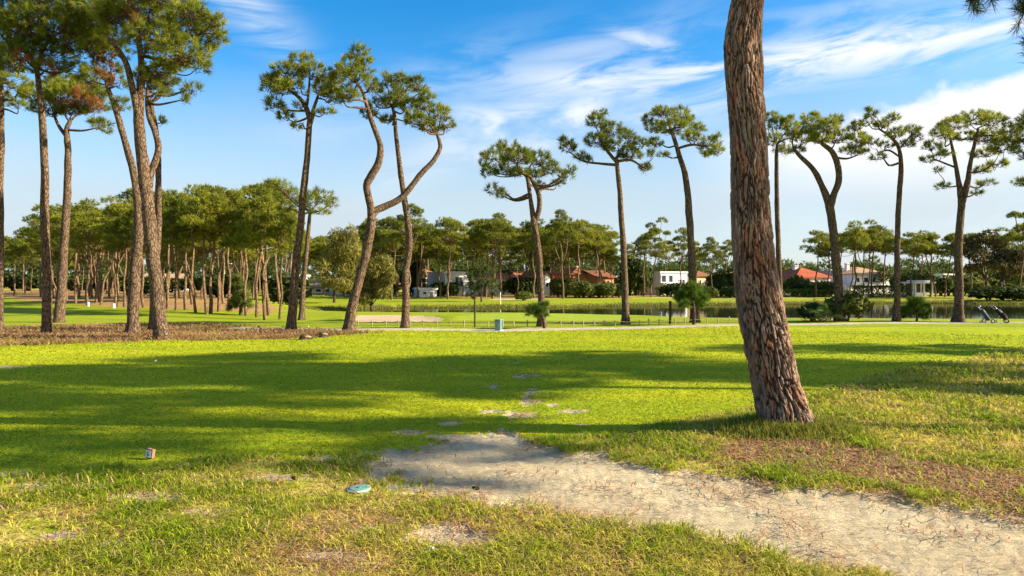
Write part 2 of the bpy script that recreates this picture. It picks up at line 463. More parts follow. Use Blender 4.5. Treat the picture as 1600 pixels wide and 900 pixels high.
def build_ground():
    th = np.radians(np.arange(-72, 72.01, .15)); r = np.exp(np.linspace(np.log(1.3), np.log(320), 600))
    T, Rr = np.meshgrid(th, r)
    X = Rr * np.sin(T); Y = Rr * np.cos(T)
    Z = gz(X, Y)
    sand, straw, sfg, path, rough = masks(X, Y)
    ins = ss(.1, -.25, sand) * (Y < 20)
    Z = Z - .035 * ins + .03 * ins * fbm(X * 4, Y * 6, 91, 4) + .018 * ins * fbm(X * 16, Y * 20, 92, 3)
    Z = Z + (1 - ins) * (Y < 26) * (.035 * fbm(X * 3, Y * 3, 93, 3) * ss(-.5, .5, rough) + .012 * fbm(X * 9, Y * 9, 94, 2))
    V = np.stack([X, Y, Z], -1).reshape(-1, 3)
    nr, nt = T.shape
    i = np.arange(nr - 1)[:, None] * nt; j = np.arange(nt - 1)[None]
    Q = np.stack([i + j, i + j + 1, i + nt + j + 1, i + nt + j], -1).reshape(-1, 4)[:, ::-1]
    C = V[Q].mean(1)
    zid = zone(C[:, 0], C[:, 1])
    mats = ['rough', 'lawn', 'sand', 'straw', 'gravel', 'green', 'bunker', 'fairway', 'straw', 'rough']
    names = list(ZN)
    for k in range(len(ZN)):
        q = Q[zid == k]
        if not len(q): continue
        if k == 0:
            # far country out to the horizon, and the land behind the viewer
            VV = [V]; QQ = [q]; nb = len(V)
            for (a0, a1, da, rr) in ((-72, 72, 3, np.exp(np.linspace(np.log(320), np.log(6000), 14))), (72, 288, 6, np.exp(np.linspace(np.log(1.3), np.log(6000), 40)))):
                t2 = np.radians(np.arange(a0, a1 + .1, da)); T2, R2 = np.meshgrid(t2, rr)
                x2 = R2 * np.sin(T2); y2 = R2 * np.cos(T2); z2 = gz(x2, y2)
                VV.append(np.stack([x2, y2, z2], -1).reshape(-1, 3))
                n0, n1 = T2.shape
                ii = np.arange(n0 - 1)[:, None] * n1; jj = np.arange(n1 - 1)[None]
                QQ.append(np.stack([ii + jj, ii + jj + 1, ii + n1 + jj + 1, ii + n1 + jj], -1).reshape(-1, 4)[:, ::-1] + nb)
                nb += len(VV[-1])
            Vx = np.concatenate(VV); q = np.concatenate(QQ)
        else: Vx = V
        u, inv = np.unique(q.ravel(), return_inverse=True)
        me = mk_mesh(names[k], Vx[u], inv.reshape(-1, 4))
        tag(obj(names[k], me, M[mats[k]]), kind='structure')


build_ground()

# water
t = NT('pond water')
nw = t.noise(t.coord((1, 2.2, 1)), 1.6, 4, .6); nw2 = t.noise(t.coord((1, 3, 1)), .25, 3, .6)
wm = t.out(t.pbr((.022, .030, .012), .035, t.bump(t.m_('ADD', nw, t.m_('MULTIPLY', nw2, .5)), .055, .05), .5, IOR=1.33))
wp = np.array(POND); c = wp.mean(0); wp = c + (wp - c) * 1.09
V = [(x, y, WATER_Z) for x, y in wp]
me = mk_mesh('pond_water', V, np.arange(len(V))[None])
tag(obj('pond_water', me, wm), kind='structure')


# ------------------------------------------------------------------ grass, litter
def polar_points(n, r0, r1, a0=-40, a1=40):
    r = np.exp(RNG.uniform(np.log(r0), np.log(r1), n)); a = np.radians(RNG.uniform(a0, a1, n))
    return r * np.sin(a), r * np.cos(a), r


def blades(name, X, Y, ln, wd, lean, col, label=None, mat='blade', zoff=-.004, flat=False):
    n = len(X)
    Z = gz(X, Y) + zoff
    a = RNG.uniform(0, 2 * np.pi, n)
    d = np.stack([np.cos(a), np.sin(a), np.zeros(n)], -1)
    side = np.stack([-np.sin(a), np.cos(a), np.zeros(n)], -1)
    b = np.stack([X, Y, Z], -1)
    up = np.array([0, 0, 1.])
    le = lean[:, None]; L = ln[:, None]; Wd = wd[:, None]
    if flat:
        tw = RNG.normal(size=(n, 1)) * .35
        m = b + d * L * .5 + side * L * tw * .4 + up * (.006 + .02 * RNG.random((n, 1)))
        tip = b + d * L + up * (.004 + .02 * RNG.random((n, 1)))
        b = b + up * .004
    else:
        m = b + d * L * le * .35 + up * L * .62
        tip = b + d * L * le * 1.0 + up * L * (1 - .35 * le)
    V = np.stack([b - side * Wd, b + side * Wd, m + side * Wd * .8, m - side * Wd * .8, tip], 1).reshape(-1, 3)
    k = np.arange(n)[:, None] * 5
    Q = k + np.array([[0, 1, 2, 3]]); Tt = k + np.array([[3, 2, 4]])
    me = mk_mesh(name, V, [Q, Tt], np.repeat(col, 5, 0))
    o = obj(name, me, M[mat])
    tag(o, kind='stuff')
    if label: o['label'] = label; 
    return o


def mixc(a, b, t): return np.asarray(a)[None] * (1 - t[:, None]) + np.asarray(b)[None] * t[:, None]


def build_grass():
    X, Y, r = polar_points(640000, 3.0, 27, -52, 52)
    sand, straw, sfg, path, rough = masks(X, Y)
    ok = (Y < 26) & (path > .1) & (straw > -.2)
    for (a_, b_, q_) in ((561, 764, .13), (234, 720, .07)):
        gx, gy = G(a_, b_); ok &= (X - gx) ** 2 + ((Y - gy) / 1.6) ** 2 > q_ ** 2
    patchy = fbm(X * 2.2, Y * 2.2, 41, 4); pl_ = fbm(X * .6, Y * .6, 43, 3)
    # lawn
    edge = ss(-.12, .12, sand)
    m = ok & (rough < .2) & (RNG.random(len(X)) < edge) & (sfg > 0) & (RNG.random(len(X)) < np.interp(r, [5, 10, 20], [.9, .6, .4]))
    x, y, rr = X[m], Y[m], r[m]; n = len(x)
    t = np.clip(.45 + pl_[m] * 1.0 + 1.3 * fbm(x * .35, y * 1.5, 44, 4) + RNG.normal(size=n) * .13, 0, 1)
    c = mixc((.20, .29, .012), (.40, .405, .018), t) * RNG.uniform(.84, 1.16, (n, 1))
    dry = RNG.random(n) < .05; c[dry] = np.array([.32, .27, .12]) * RNG.uniform(.7, 1.1, (dry.sum(), 1))
    blades('lawn_grass', x, y, (.013 + .0011 * rr) * RNG.uniform(.6, 1.3, n), .00055 * rr * RNG.uniform(.7, 1.3, n) + .0006, RNG.uniform(.6, 1.9, n), c, 'short mown green grass of the tee')
    # rough
    dens = np.clip(.75 + patchy * 1.8, .12, 1) * np.where(sfg < 0.0, .13, 1) * np.where((X < 2) & (patchy < -.10), .35, 1)
    m = ok & (rough > -.2) & (RNG.random(len(X)) < edge * dens)
    x, y, rr = X[m], Y[m], r[m]; n = len(x)
    near = ss(6.3, 4.2, rr)
    t = np.clip(.20 + .48 * near - patchy[m] * 1.7 + .22 * (x > 2) - .25 * ss(.6, 0, rough[m]) * (x < 2) + RNG.normal(size=n) * .25, 0, 1)
    c = mixc((.24, .33, .010), (.60, .49, .07), t) * RNG.uniform(.6, 1.35, (n, 1))
    dry = RNG.random(n) < .10 + .22 * t; c[dry] = np.array([.60, .44, .18]) * RNG.uniform(.6, 1.1, (dry.sum(), 1))
    ln = (.024 + .0032 * rr + .045 * np.clip(patchy[m] * 2.4, 0, 1)) * RNG.uniform(.4, 1.9, n)
    blades('rough_grass', x, y, ln, .0006 * rr * RNG.uniform(.6, 1.2, n) + .0007, RNG.uniform(.4, 2.6, n), c, 'longer uncut grass, green mixed with dry straw-coloured blades')
    # tall tufts round the foot of the leaning pine
    n = 7500
    a = RNG.uniform(0, 2 * np.pi, n); q = .27 + np.abs(RNG.normal(size=n)) * .24
    x = TREE0[0] + np.cos(a) * q * 1.25; y = TREE0[1] - .10 + np.sin(a) * q * .8
    c = mixc((.11, .16, .012), (.27, .25, .05), RNG.random(n)) * RNG.uniform(.7, 1.3, (n, 1))
    blades('tall_grass', x, y, RNG.uniform(.06, .22, n) * np.clip(1.3 - q, .35, 1), np.full(n, .0036), RNG.uniform(.1, .9, n), c, 'tuft of taller grass round the foot of the leaning pine')
    # fallen needles and straw: on the brown patch, thinly over rough and sand
    X, Y, r = polar_points(410000, 3.0, 17, -52, 52)
    sand, straw, sfg, path, rough = masks(X, Y)
    pn = fbm(X * 3, Y * 3, 61, 4)
    p = np.where(sfg < 0, 1.0, np.where(sfg < .35, .3, 0.0))
    p = np.maximum(p, np.where((rough > 0) & (sand > 0), np.clip(.07 + pn * .7 + .16 * ss(6, 4, r), .01, .4), 0))
    p = np.maximum(p, np.where(sand < 0, np.clip(.008 + pn * .4 + .13 * ss(-.3, 0, sand), .005, .26), 0))
    m = RNG.random(len(X)) < p
    x, y, rr = X[m], Y[m], r[m]; n = len(x)
    c = mixc((.13, .062, .028), (.46, .26, .11), RNG.random(n) ** 1.3) * RNG.uniform(.7, 1.2, (n, 1))
    gl = RNG.random(n) < .28; c[gl] = np.array([.44, .33, .17]) * RNG.uniform(.7, 1, (gl.sum(), 1))
    o = blades('pine_needle_litter', x, y, RNG.uniform(.06, .19, n), .0006 * rr * RNG.uniform(.7, 1.2, n) + .0004, np.ones(n), c, 'rust-brown fallen pine needles', 'litter', .0, True)
    X, Y, r = polar_points(180000, 18, 32, -52, 6)
    sand, straw, sfg, path, rough = masks(X, Y)
    m = (straw < .5) & (path > .15) & (RNG.random(len(X)) < np.clip(.30 + 1.1 * fbm(X * .8, Y * 1.3, 66, 3), .04, .7) * ss(.5, -.4, straw))
    x, y, rr = X[m], Y[m], r[m]; n = len(x)
    c = mixc((.15, .082, .036), (.44, .275, .115), np.clip(.45 + 1.3 * fbm(x * .9, y * 1.6, 62, 4) + RNG.normal(size=n) * .25, 0, 1))
    gr = RNG.random(n) < np.clip(.06 + fbm(x * .5, y * .9, 63, 3) * .9, 0, .5); c[gr] = (.24, .26, .02)
    blades('pine_straw_litter', x, y, RNG.uniform(.07, .20, n), .0005 * rr * RNG.uniform(.7, 1.2, n), RNG.uniform(2.1, 2.8, n), c, 'loose orange-brown pine straw under the left pines', 'litter')
    # reeds and long grass on the pond edges
    xs, ys, fr = [], [], []
    P = np.array(POND); Q = np.roll(P, -1, 0)
    for (ax, ay), (bx, by) in zip(P, Q):
        L = math.hypot(bx - ax, by - ay); far = ay > 56 and by > 56
        if not far and min(ax, bx) < 14: continue
        k = int(L * (240 if far else 110))
        u = RNG.random(k); off = np.abs(RNG.normal(size=k)) * (.9 if far else 1.2) - .02
        nx, ny = (by - ay) / L, -(bx - ax) / L
        xs.append(ax + (bx - ax) * u + nx * off); ys.append(ay + (by - ay) * u + ny * off); fr.append(np.full(k, far))
    x = np.concatenate(xs); y = np.concatenate(ys); far = np.concatenate(fr); n = len(x)
    cl = fbm(x * .22, y * .22, 77, 3)
    c = mixc((.13, .16, .016), (.34, .30, .09), np.clip(.45 + cl * 1.2 + RNG.normal(size=n) * .2, 0, 1)) * RNG.uniform(.65, 1.25, (n, 1))
    ln = np.where(far, RNG.uniform(.10, .27, n) * (1 + 1.8 * cl), RNG.uniform(.12, .34, n) * (1 + 1.6 * cl))
    blades('reeds', x, y, ln, np.where(far, .022, .010) * RNG.uniform(.7, 1.3, n), RNG.uniform(.05, .6, n), c, 'reeds and long grass along the pond banks')


build_grass()


# ------------------------------------------------------------------ trees
def blob_points(c, rad, n, rng, low=-.45):
    d = unit(rng.normal(size=(n * 3, 3)))
    d = d[d[:, 2] > low][:n]
    q = rng.uniform(.45, 1.02, (len(d), 1)) ** .6
    return c + d * rad * q, d


def needle_cols(tid, n, rng, base=(.098, .134, .012), light=(.29, .298, .021), amt=.4):
    t = np.clip(rng.normal(amt, .28, n), 0, 1)
    c = mixc(base, light, t) * rng.uniform(.75, 1.25, (n, 1))
    return c[tid]


class Pine:
    """a pine measured off the photo: trunk and limbs as pixel polylines at a real depth, crown as needle puffs in depth"""
    def __init__(s, Y, seed): s.Y = Y; s.rng = np.random.default_rng(seed); s.paths = []; s.seed = seed
    def limb(s, pts, dy=None):
        """pts: (px, py, width px)"""
        Y = s.Y
        n = len(pts)
        dys = np.linspace(0, dy, n) if dy is not None else np.zeros(n)
        P = [W(a, b, Y + e) for (a, b, w), e in zip(pts, dys)]
        Rr = [max(.018, w * .5 / F * Y) for (a, b, w) in pts]
        s.paths.append((np.array(P), np.array(Rr)))
        return s
    def build(s, blobs, label, group=None, dead=(), K=36, tl=.21, tw=.0074, dens=.86, bark='bark', depth=.9, name='pine_tree', amt=.42, root_flare=True, seg=14):
        Y = s.Y; rng = s.rng
        P0 = s.paths[0][0][0].copy(); gzz = float(gz(P0[0], P0[1]))
        root = empty(name, (P0[0], P0[1], gzz))
        tag(root, label, 'tree', group)
        o0 = np.array([P0[0], P0[1], gzz])
        mb = MB(); fine = []
        for k, (P, Rr) in enumerate(s.paths):
            P = P.copy()
            if k == 0:
                P[0, 2] = gzz - .08
            L = np.linalg.norm(np.diff(P, axis=0), axis=1).sum()
            q, rr = resample(P, Rr, max(8, int(L / .12)))
            if k == 0 and root_flare:
                h = q[:, 2] - gzz
                rr = rr * .86 * (1 + .42 * np.exp(-np.clip(h, 0, 9) / .20))
            # slight natural wobble
            q[1:-1, 0] += .03 * (vn(q[1:-1, 2] * 1.1, np.full(len(q) - 2, s.seed * 3.1 + k), 9) - .5)
            q[1:-1, 1] += .10 * (vn(q[1:-1, 2] * .6, np.full(len(q) - 2, s.seed * 5.3 + k), 10) - .5) * np.clip((q[1:-1, 2] - gzz) / 2, 0, 1)
            mb.tube(q - o0, rr, seg if k == 0 else 10, .10, seed=s.seed + k)
            fine.append((q, rr))
        # branches: to each puff from the nearest lower point of the upper limbs
        allq = np.concatenate([q[len(q) // 2 if k == 0 else 0:] for k, (q, r) in enumerate(fine)])
        allr = np.concatenate([r[len(r) // 2 if k == 0 else 0:] for k, (q, r) in enumerate(fine)])
        bb = mb; TP, TA, TI = [], [], []
        xs = [b[0] for b in blobs]; half = (max(xs) - min(xs)) / 2 / F * Y
        ztop = max(q[:, 2].max() for q, r in fine)
        for bi, b in enumerate(blobs):
            cx, cy, rx, ry = b[:4]
            dy = (b[4] if len(b) > 4 else rng.uniform(-1, 1)) * half * depth * .75
            c = W(cx, cy, Y + dy)
            rad = np.array([rx / F * Y, max(rx * .85, ry) / F * Y, ry / F * Y]) * 1.12
            cost = np.linalg.norm(allq - c, axis=1) + 1.2 * np.clip(allq[:, 2] - c[2] + .05, 0, None)
            i = int(np.argmin(cost)); p = allq[i]
            m1 = p + (c - p) * .4 + np.array([0, 0, -.10 * np.linalg.norm(c - p)]) + rng.normal(size=3) * .06
            m2 = p + (c - p) * .75 + np.array([0, 0, -.05 * np.linalg.norm(c - p)]) + rng.normal(size=3) * .08
            r0 = min(allr[i] * .75, .025 + .022 * np.linalg.norm(c - p))
            q, rr = resample([p, m1, m2, c], [r0, r0 * .75, r0 * .5, .012], 10)
            bb.tube(q - o0, rr, 6, .1, seed=bi)
            vol = rad[0] * rad[1] + rad[0] * rad[2] * 1.4
            n = max(7, int(dens * 56 * vol / (tl / .27) ** 2))
            tp, td = blob_points(c, rad * rng.uniform(.9, 1.05), n, rng)
            ax = unit(td * .75 + np.array([0, 0, .55]) + rng.normal(size=td.shape) * .22)
            for k2 in range(0, len(tp), 2):
                e = tp[k2] - ax[k2] * tl * .4
                st = c + (rng.random(3) - .5) * rad * .7 - np.array([0, 0, rad[2] * .4])
                md = (e + st) / 2 + rng.normal(size=3) * .05 - np.array([0, 0, .04])
                q, rr = resample([st, md, e], [.012, .009, .006], 5)
                bb.tube(q - o0, rr, 3)
            TP.append(tp); TA.append(ax)
        mb.build('trunk', M[bark], root)
        TP = np.concatenate(TP); TA = np.concatenate(TA)
        dm = np.zeros(len(TP), bool)
        for (dx, dyp, dr) in dead:
            pxx = 800 + F * TP[:, 0] / TP[:, 1]; pyy = HZ - F * (TP[:, 2] - CH) / TP[:, 1]
            dm |= ((pxx - dx) ** 2 + (pyy - dyp) ** 2 < dr * dr) & (rng.random(len(TP)) < .8)
        for nm, sel in (('crown', ~dm), ('dead_needles', dm)):
            if sel.sum() < 3: continue
            Pn, An = TP[sel], TA[sel]
            Ln = tl * rng.uniform(.7, 1.25, len(Pn))
            V, Fc, tid = tufts(Pn - o0, An, Ln, K, .62, tw, rng, .55)
            if nm == 'crown':
                C = needle_cols(tid, len(Pn), rng, amt=amt)
            else:
                C = (mixc((.22, .09, .025), (.36, .19, .06), rng.random(len(Pn))) * .9)[tid]
            # needle tips lighter than the inside of the brush
            obj(nm, mk_mesh(nm, V, Fc, C, True), M['needle'], root)
        return root


EDGE = 'tall pines standing along the far edge of the tee'
LEFTG = 'tall pines over the pine straw bed on the left'

# -- left group
Pine(24.3, 1).limb([(-1, 515, 12), (0, 420, 11), (1, 300, 10), (1, 200, 9), (0, 130, 8), (-6, 70, 6)]).build(
    [(-35, 60, 45, 35), (-5, 100, 38, 26), (-60, 100, 40, 30), (15, 128, 26, 14), (-20, 30, 40, 30), (45, 146, 16, 8), (-10, 150, 25, 12), (28, 165, 14, 7)],
    'pine at the left edge of the photo, only half its straight trunk showing', LEFTG, dens=.75)
Pine(22.7, 2).limb([(74, 521, 17), (73, 430, 15), (70, 320, 14), (68, 230, 12), (66, 170, 11), (60, 125, 9), (56, 105, 7)]).limb([(57, 112, 6), (66, 82, 5), (84, 55, 4)]).build(
    [(60, 38, 55, 32), (18, 58, 40, 30), (110, 45, 45, 33), (60, 80, 50, 22), (28, 95, 34, 22), (130, 72, 32, 22), (10, 20, 40, 28), (90, 8, 50, 25), (135, 15, 35, 25), (45, -20, 60, 25), (118, 105, 22, 12), (75, 108, 28, 12), (150, 45, 25, 22)],
    'straight slim pine with a broad crown, second trunk from the left edge', LEFTG, dens=.72, dead=[(30, 92, 16), (75, 112, 16)])
Pine(29.5, 3).limb([(92, 500, 17), (97, 420, 15), (104, 320, 13), (107, 240, 11), (104, 205, 9), (109, 190, 7)]).limb([(103, 212, 6), (92, 198, 5), (84, 180, 4)]).limb([(108, 203, 4), (130, 204, 3), (150, 200, 2)]).build(
    [(105, 152, 42, 18), (75, 170, 24, 17), (140, 165, 28, 18), (60, 148, 24, 18), (157, 195, 17, 9), (120, 138, 34, 16), (150, 148, 20, 16), (165, 205, 8, 5), (112, 172, 26, 10), (98, 128, 30, 12)],
    'slender pine with a thin open crown, third trunk from the left edge', LEFTG, dead=[(125, 148, 16), (150, 165, 14)])
Pine(22.3, 4).limb([(207, 522, 20), (210, 440, 19), (215, 360, 17), (214, 300, 14), (206, 260, 12), (193, 215, 11), (182, 175, 10), (172, 145, 8), (166, 128, 6)]).build(
    [(166, 108, 24, 18), (150, 72, 28, 26), (145, 122, 24, 14), (190, 165, 15, 11), (178, 80, 22, 18), (140, 40, 30, 24), (185, 130, 14, 10)],
    'pine with its stem bending left behind the thick forked trunk, rusty needles near its top', LEFTG, dead=[(164, 98, 20), (180, 128, 12), (150, 120, 14)])
Pine(20.2, 5).limb([(253, 531, 25), (246, 470, 24), (238, 400, 22), (231, 320, 22), (223, 260, 20), (218, 200, 18), (219, 160, 15), (222, 110, 11), (217, 60, 9), (213, 30, 7)]).limb(
    [(217, 185, 13), (210, 150, 10), (200, 105, 9), (188, 82, 8), (172, 62, 5)], -.6).limb([(232, 300, 11), (234, 272, 11), (246, 235, 10), (242, 205, 9), (233, 180, 8), (232, 145, 7), (238, 112, 5)], .7).limb(
    [(221, 62, 8), (228, 48, 8), (234, 36, 6)]).build(
    [(215, 12, 50, 28), (258, 30, 45, 33), (300, 45, 42, 27), (332, 52, 20, 22), (285, 84, 42, 22), (240, 62, 45, 28), (190, 50, 35, 28), (310, 105, 18, 13), (300, 140, 16, 12), (250, 112, 28, 16),
     (185, 22, 35, 24), (320, 80, 22, 17), (335, 30, 15, 14), (295, 18, 30, 18), (240, -15, 60, 22), (165, 15, 30, 25), (288, 155, 9, 7), (250, 145, 15, 10)],
    'thickest pine of the left group, its trunk forking into several limbs', LEFTG, dens=.72, dead=[(205, 26, 13), (195, 95, 12)])
Pine(24.5, 6).limb([(236, 513, 11), (243, 430, 11), (247, 340, 11), (247, 270, 10), (245, 220, 9), (240, 185, 8), (236, 160, 6)]).build(
    [(250, 190, 9, 8), (240, 132, 24, 16), (262, 128, 18, 12), (226, 118, 18, 12), (270, 100, 22, 14)],
    'thin pine stem tight behind the thick forked pine, rising on its right', LEFTG)

# -- the row along the far edge of the tee
Pine(23.9, 7).limb([(455, 516, 17), (459, 450, 15), (466, 380, 13), (475, 300, 12), (481, 240, 11), (484, 195, 10), (487, 180, 8)]).limb([(485, 188, 8), (477, 165, 7), (462, 148, 5), (445, 138, 3)], .4).limb(
    [(486, 182, 6), (494, 160, 5), (500, 142, 3)]).limb([(485, 200, 4), (489, 186, 4), (492, 176, 3)], -.2).limb([(479, 168, 4), (482, 140, 4), (484, 110, 2)]).build(
    [(475, 96, 20, 12), (450, 112, 25, 16), (490, 114, 20, 17), (424, 134, 16, 19), (455, 138, 24, 14), (503, 138, 18, 18), (428, 163, 16, 12), (446, 182, 14, 10), (520, 150, 15, 16), (508, 174, 13, 7), (463, 196, 8, 5),
     (522, 126, 12, 12), (535, 140, 9, 8), (438, 128, 18, 14), (470, 165, 10, 6)],
    'pine with dense rounded crown on a slim right-leaning trunk, left of the twisted pine', EDGE)
Pine(23.7, 8).limb([(545, 518, 19), (550, 480, 17), (560, 440, 16), (572, 395, 16), (580, 352, 16), (579, 325, 13), (573, 292, 13), (579, 277, 14), (591, 255, 13), (594, 230, 11), (588, 208, 10), (577, 177, 8), (567, 145, 6), (556, 125, 5)]).limb(
    [(579, 342, 12), (588, 329, 11), (604, 322, 11), (630, 307, 10), (657, 273, 9), (678, 250, 8), (687, 233, 7), (687, 222, 6), (683, 210, 5)], 1.0).build(
    [(562, 84, 16, 13), (545, 100, 20, 13), (570, 105, 14, 16), (530, 125, 16, 14), (555, 120, 18, 12), (516, 140, 10, 12), (545, 146, 16, 8), (580, 130, 9, 9), (528, 110, 12, 9), (535, 155, 12, 6),
     (660, 166, 20, 16, .9), (690, 180, 18, 16, .8), (655, 190, 22, 10, .5), (700, 195, 11, 11, .9), (676, 200, 20, 8, 1.1), (645, 180, 13, 9, .6), (666, 150, 13, 9, .9)],
    'twisted pine with an S-bent stem and one long limb reaching right', EDGE)
Pine(25.5, 9).limb([(633, 511, 14), (635, 465, 13), (634, 430, 13), (639, 385, 12), (636, 345, 11), (629, 290, 10), (621, 230, 8), (617, 185, 7), (612, 165, 5)]).build(
    [(600, 130, 18, 14), (630, 136, 17, 14), (620, 155, 22, 14), (590, 163, 16, 10), (575, 178, 13, 9), (650, 130, 14, 12), (638, 165, 18, 10), (606, 188, 13, 7), (660, 142, 11, 10), (625, 122, 12, 7), (584, 140, 12, 9), (642, 185, 10, 6)],
    'straight pine rising behind the long limb of the twisted pine', EDGE)
Pine(26.7, 10).limb([(846, 509, 15), (845, 460, 12), (843, 420, 11), (839, 375, 11), (834, 345, 11), (829, 315, 8), (825, 285, 7), (820, 270, 5)]).limb([(835, 348, 9), (842, 330, 8), (843, 308, 8), (838, 292, 7), (828, 276, 5)], -.4).build(
    [(795, 230, 18, 11), (770, 245, 18, 13), (810, 245, 26, 14), (840, 250, 23, 14), (764, 270, 13, 9), (788, 265, 18, 10), (860, 264, 18, 11), (885, 275, 12, 8), (772, 297, 13, 8), (784, 306, 9, 5), (835, 272, 18, 8),
     (810, 270, 17, 8), (870, 286, 11, 6), (842, 287, 8, 5), (758, 258, 10, 9), (892, 266, 8, 6)],
    'pine with a low wide crown and an eyelet fork, over the small bushy pine', EDGE)
Pine(28.8, 11).limb([(978, 504, 14), (976, 440, 12), (973, 370, 11), (969, 310, 9), (965, 260, 8), (963, 245, 6)]).limb([(965, 255, 6), (948, 235, 5), (936, 215, 4)]).limb([(966, 258, 5), (940, 256, 4), (912, 252, 3), (890, 238, 2)], .5).limb(
    [(965, 252, 5), (985, 250, 4), (1000, 258, 3), (1012, 265, 2)], -.4).build(
    [(930, 190, 16, 13), (955, 205, 21, 15), (935, 220, 21, 13), (965, 230, 20, 9), (1000, 225, 14, 10), (985, 243, 20, 10), (1010, 262, 13, 8), (888, 232, 14, 10), (884, 222, 11, 8), (908, 246, 12, 8), (940, 177, 10, 6),
     (984, 215, 12, 9), (975, 212, 10, 10), (1016, 240, 8, 7), (920, 250, 8, 5)],
    'slim straight pine with an airy spreading crown, between two leaning pines', EDGE)
Pine(30.2, 12).limb([(1086, 500, 16), (1083, 445, 14), (1080, 390, 13), (1076, 320, 12), (1071, 275, 10), (1062, 245, 9), (1053, 215, 7), (1046, 195, 5)]).limb([(1058, 232, 4), (1080, 226, 4), (1100, 228, 2)], -.3).build(
    [(1035, 175, 18, 11), (1060, 180, 18, 12), (1020, 200, 14, 13), (1050, 200, 25, 12), (1080, 214, 18, 10), (1108, 226, 17, 12), (1120, 236, 12, 10), (1025, 224, 14, 9), (1036, 242, 9, 6), (1090, 200, 14, 9), (1105, 241, 10, 6),
     (1012, 186, 8, 8), (1075, 190, 12, 10), (1122, 215, 7, 6)],
    'pine leaning left with a tufted crown, next left of the big foreground trunk', EDGE)
Pine(32.5, 14).limb([(1219, 496, 10), (1218, 440, 9), (1216, 380, 9), (1214, 300, 8), (1213, 250, 7), (1214, 225, 5)]).build(
    [(1215, 195, 15, 12), (1210, 220, 13, 13), (1230, 190, 13, 11), (1222, 235, 12, 9), (1240, 212, 13, 11), (1205, 185, 12, 10)],
    'thin pole-straight pine just right of the big foreground trunk', EDGE)
Pine(30.0, 15).limb([(1312, 501, 17), (1310, 450, 16), (1305, 400, 15), (1301, 360, 14), (1296, 321, 14), (1284, 290, 10), (1269, 263, 9), (1250, 244, 7), (1240, 232, 5)]).limb(
    [(1296, 328, 11), (1302, 306, 10), (1310, 284, 10), (1310, 262, 9), (1301, 238, 8), (1283, 223, 6)], -.5).limb([(1304, 246, 4), (1322, 248, 3), (1336, 244, 2)], -.2).build(
    [(1255, 215, 20, 15), (1270, 195, 17, 13), (1245, 235, 13, 8), (1238, 200, 13, 10), (1290, 200, 19, 13), (1310, 214, 21, 13), (1340, 220, 14, 13), (1330, 235, 16, 8), (1300, 188, 15, 9), (1265, 182, 14, 8), (1280, 217, 17, 8), (1335, 200, 12, 9), (1350, 238, 8, 6)],
    'pine forked into two bowed limbs under a flat crown, over the fan-leaved bush', EDGE)
Pine(29.6, 16).limb([(1401, 502, 12), (1402, 440, 10), (1403, 370, 9), (1406, 300, 9), (1408, 262, 8), (1404, 230, 6), (1390, 213, 5), (1374, 202, 3)]).limb([(1406, 245, 3), (1390, 235, 3), (1372, 238, 2)], .4).limb([(1405, 234, 3), (1418, 218, 2), (1428, 208, 2)], -.3).build(
    [(1363, 180, 10, 9), (1355, 192, 9, 8), (1382, 195, 13, 8), (1396, 186, 11, 8), (1402, 208, 16, 9), (1425, 205, 13, 10), (1432, 216, 9, 8), (1360, 222, 13, 9), (1371, 245, 11, 6), (1385, 226, 12, 6), (1416, 226, 12, 6), (1358, 173, 6, 5)],
    'slender pine with a sparse ragged crown bending left, left of the small pondside shrub pine', EDGE, dens=.85)
Pine(29.7, 17).limb([(1497, 501, 18), (1498, 450, 14), (1498, 400, 13), (1501, 350, 12), (1504, 312, 12), (1497, 280, 8), (1490, 245, 6), (1484, 215, 4)]).limb([(1504, 316, 9), (1511, 288, 8), (1516, 255, 6), (1523, 222, 5), (1528, 200, 3)], -.6).limb(
    [(1494, 262, 3), (1476, 255, 3), (1458, 248, 2)], .3).limb([(1514, 270, 3), (1532, 268, 3), (1550, 258, 2)], -.4).limb([(1499, 290, 3), (1486, 292, 2), (1474, 290, 2)]).build(
    [(1520, 185, 25, 12), (1550, 190, 20, 13), (1490, 195, 22, 12), (1470, 210, 18, 12), (1455, 230, 14, 10), (1545, 215, 24, 13), (1565, 230, 18, 14), (1540, 240, 20, 9), (1449, 250, 11, 7), (1476, 240, 13, 6), (1560, 256, 15, 8), (1535, 266, 12, 7),
     (1541, 286, 12, 6), (1526, 300, 9, 5), (1474, 291, 11, 5), (1580, 225, 9, 13), (1465, 266, 8, 5), (1508, 214, 18, 8), (1575, 205, 12, 10)],
    'pine with a large round see-through crown on twin stems, beside the two golf trolleys', EDGE, dens=.8)
Pine(29.0, 18).limb([(1650, 502, 15), (1648, 420, 13), (1640, 330, 11), (1630, 260, 8), (1622, 220, 5)]).limb([(1634, 290, 4), (1615, 292, 3), (1598, 288, 2)]).build(
    [(1604, 212, 18, 20), (1620, 190, 25, 22), (1594, 286, 13, 7), (1590, 236, 9, 8), (1640, 215, 28, 22), (1650, 250, 25, 16), (1612, 245, 14, 9)],
    'pine beyond the right edge of the photo, only its outer crown tufts showing', EDGE)
Pine(35.2, 20).limb([(471, 491, 12), (473, 450, 9), (478, 400, 8), (483, 355, 7), (485, 330, 5)]).build(
    [(440, 291, 18, 9), (455, 306, 15, 12), (472, 320, 12, 12), (500, 306, 24, 11), (521, 318, 11, 10), (500, 331, 15, 7), (485, 314, 18, 9), (446, 325, 12, 9), (425, 284, 10, 6)],
    'shorter pine with a flat yellow-green crown, partly behind the slim right-leaning pine', None, tl=.3)


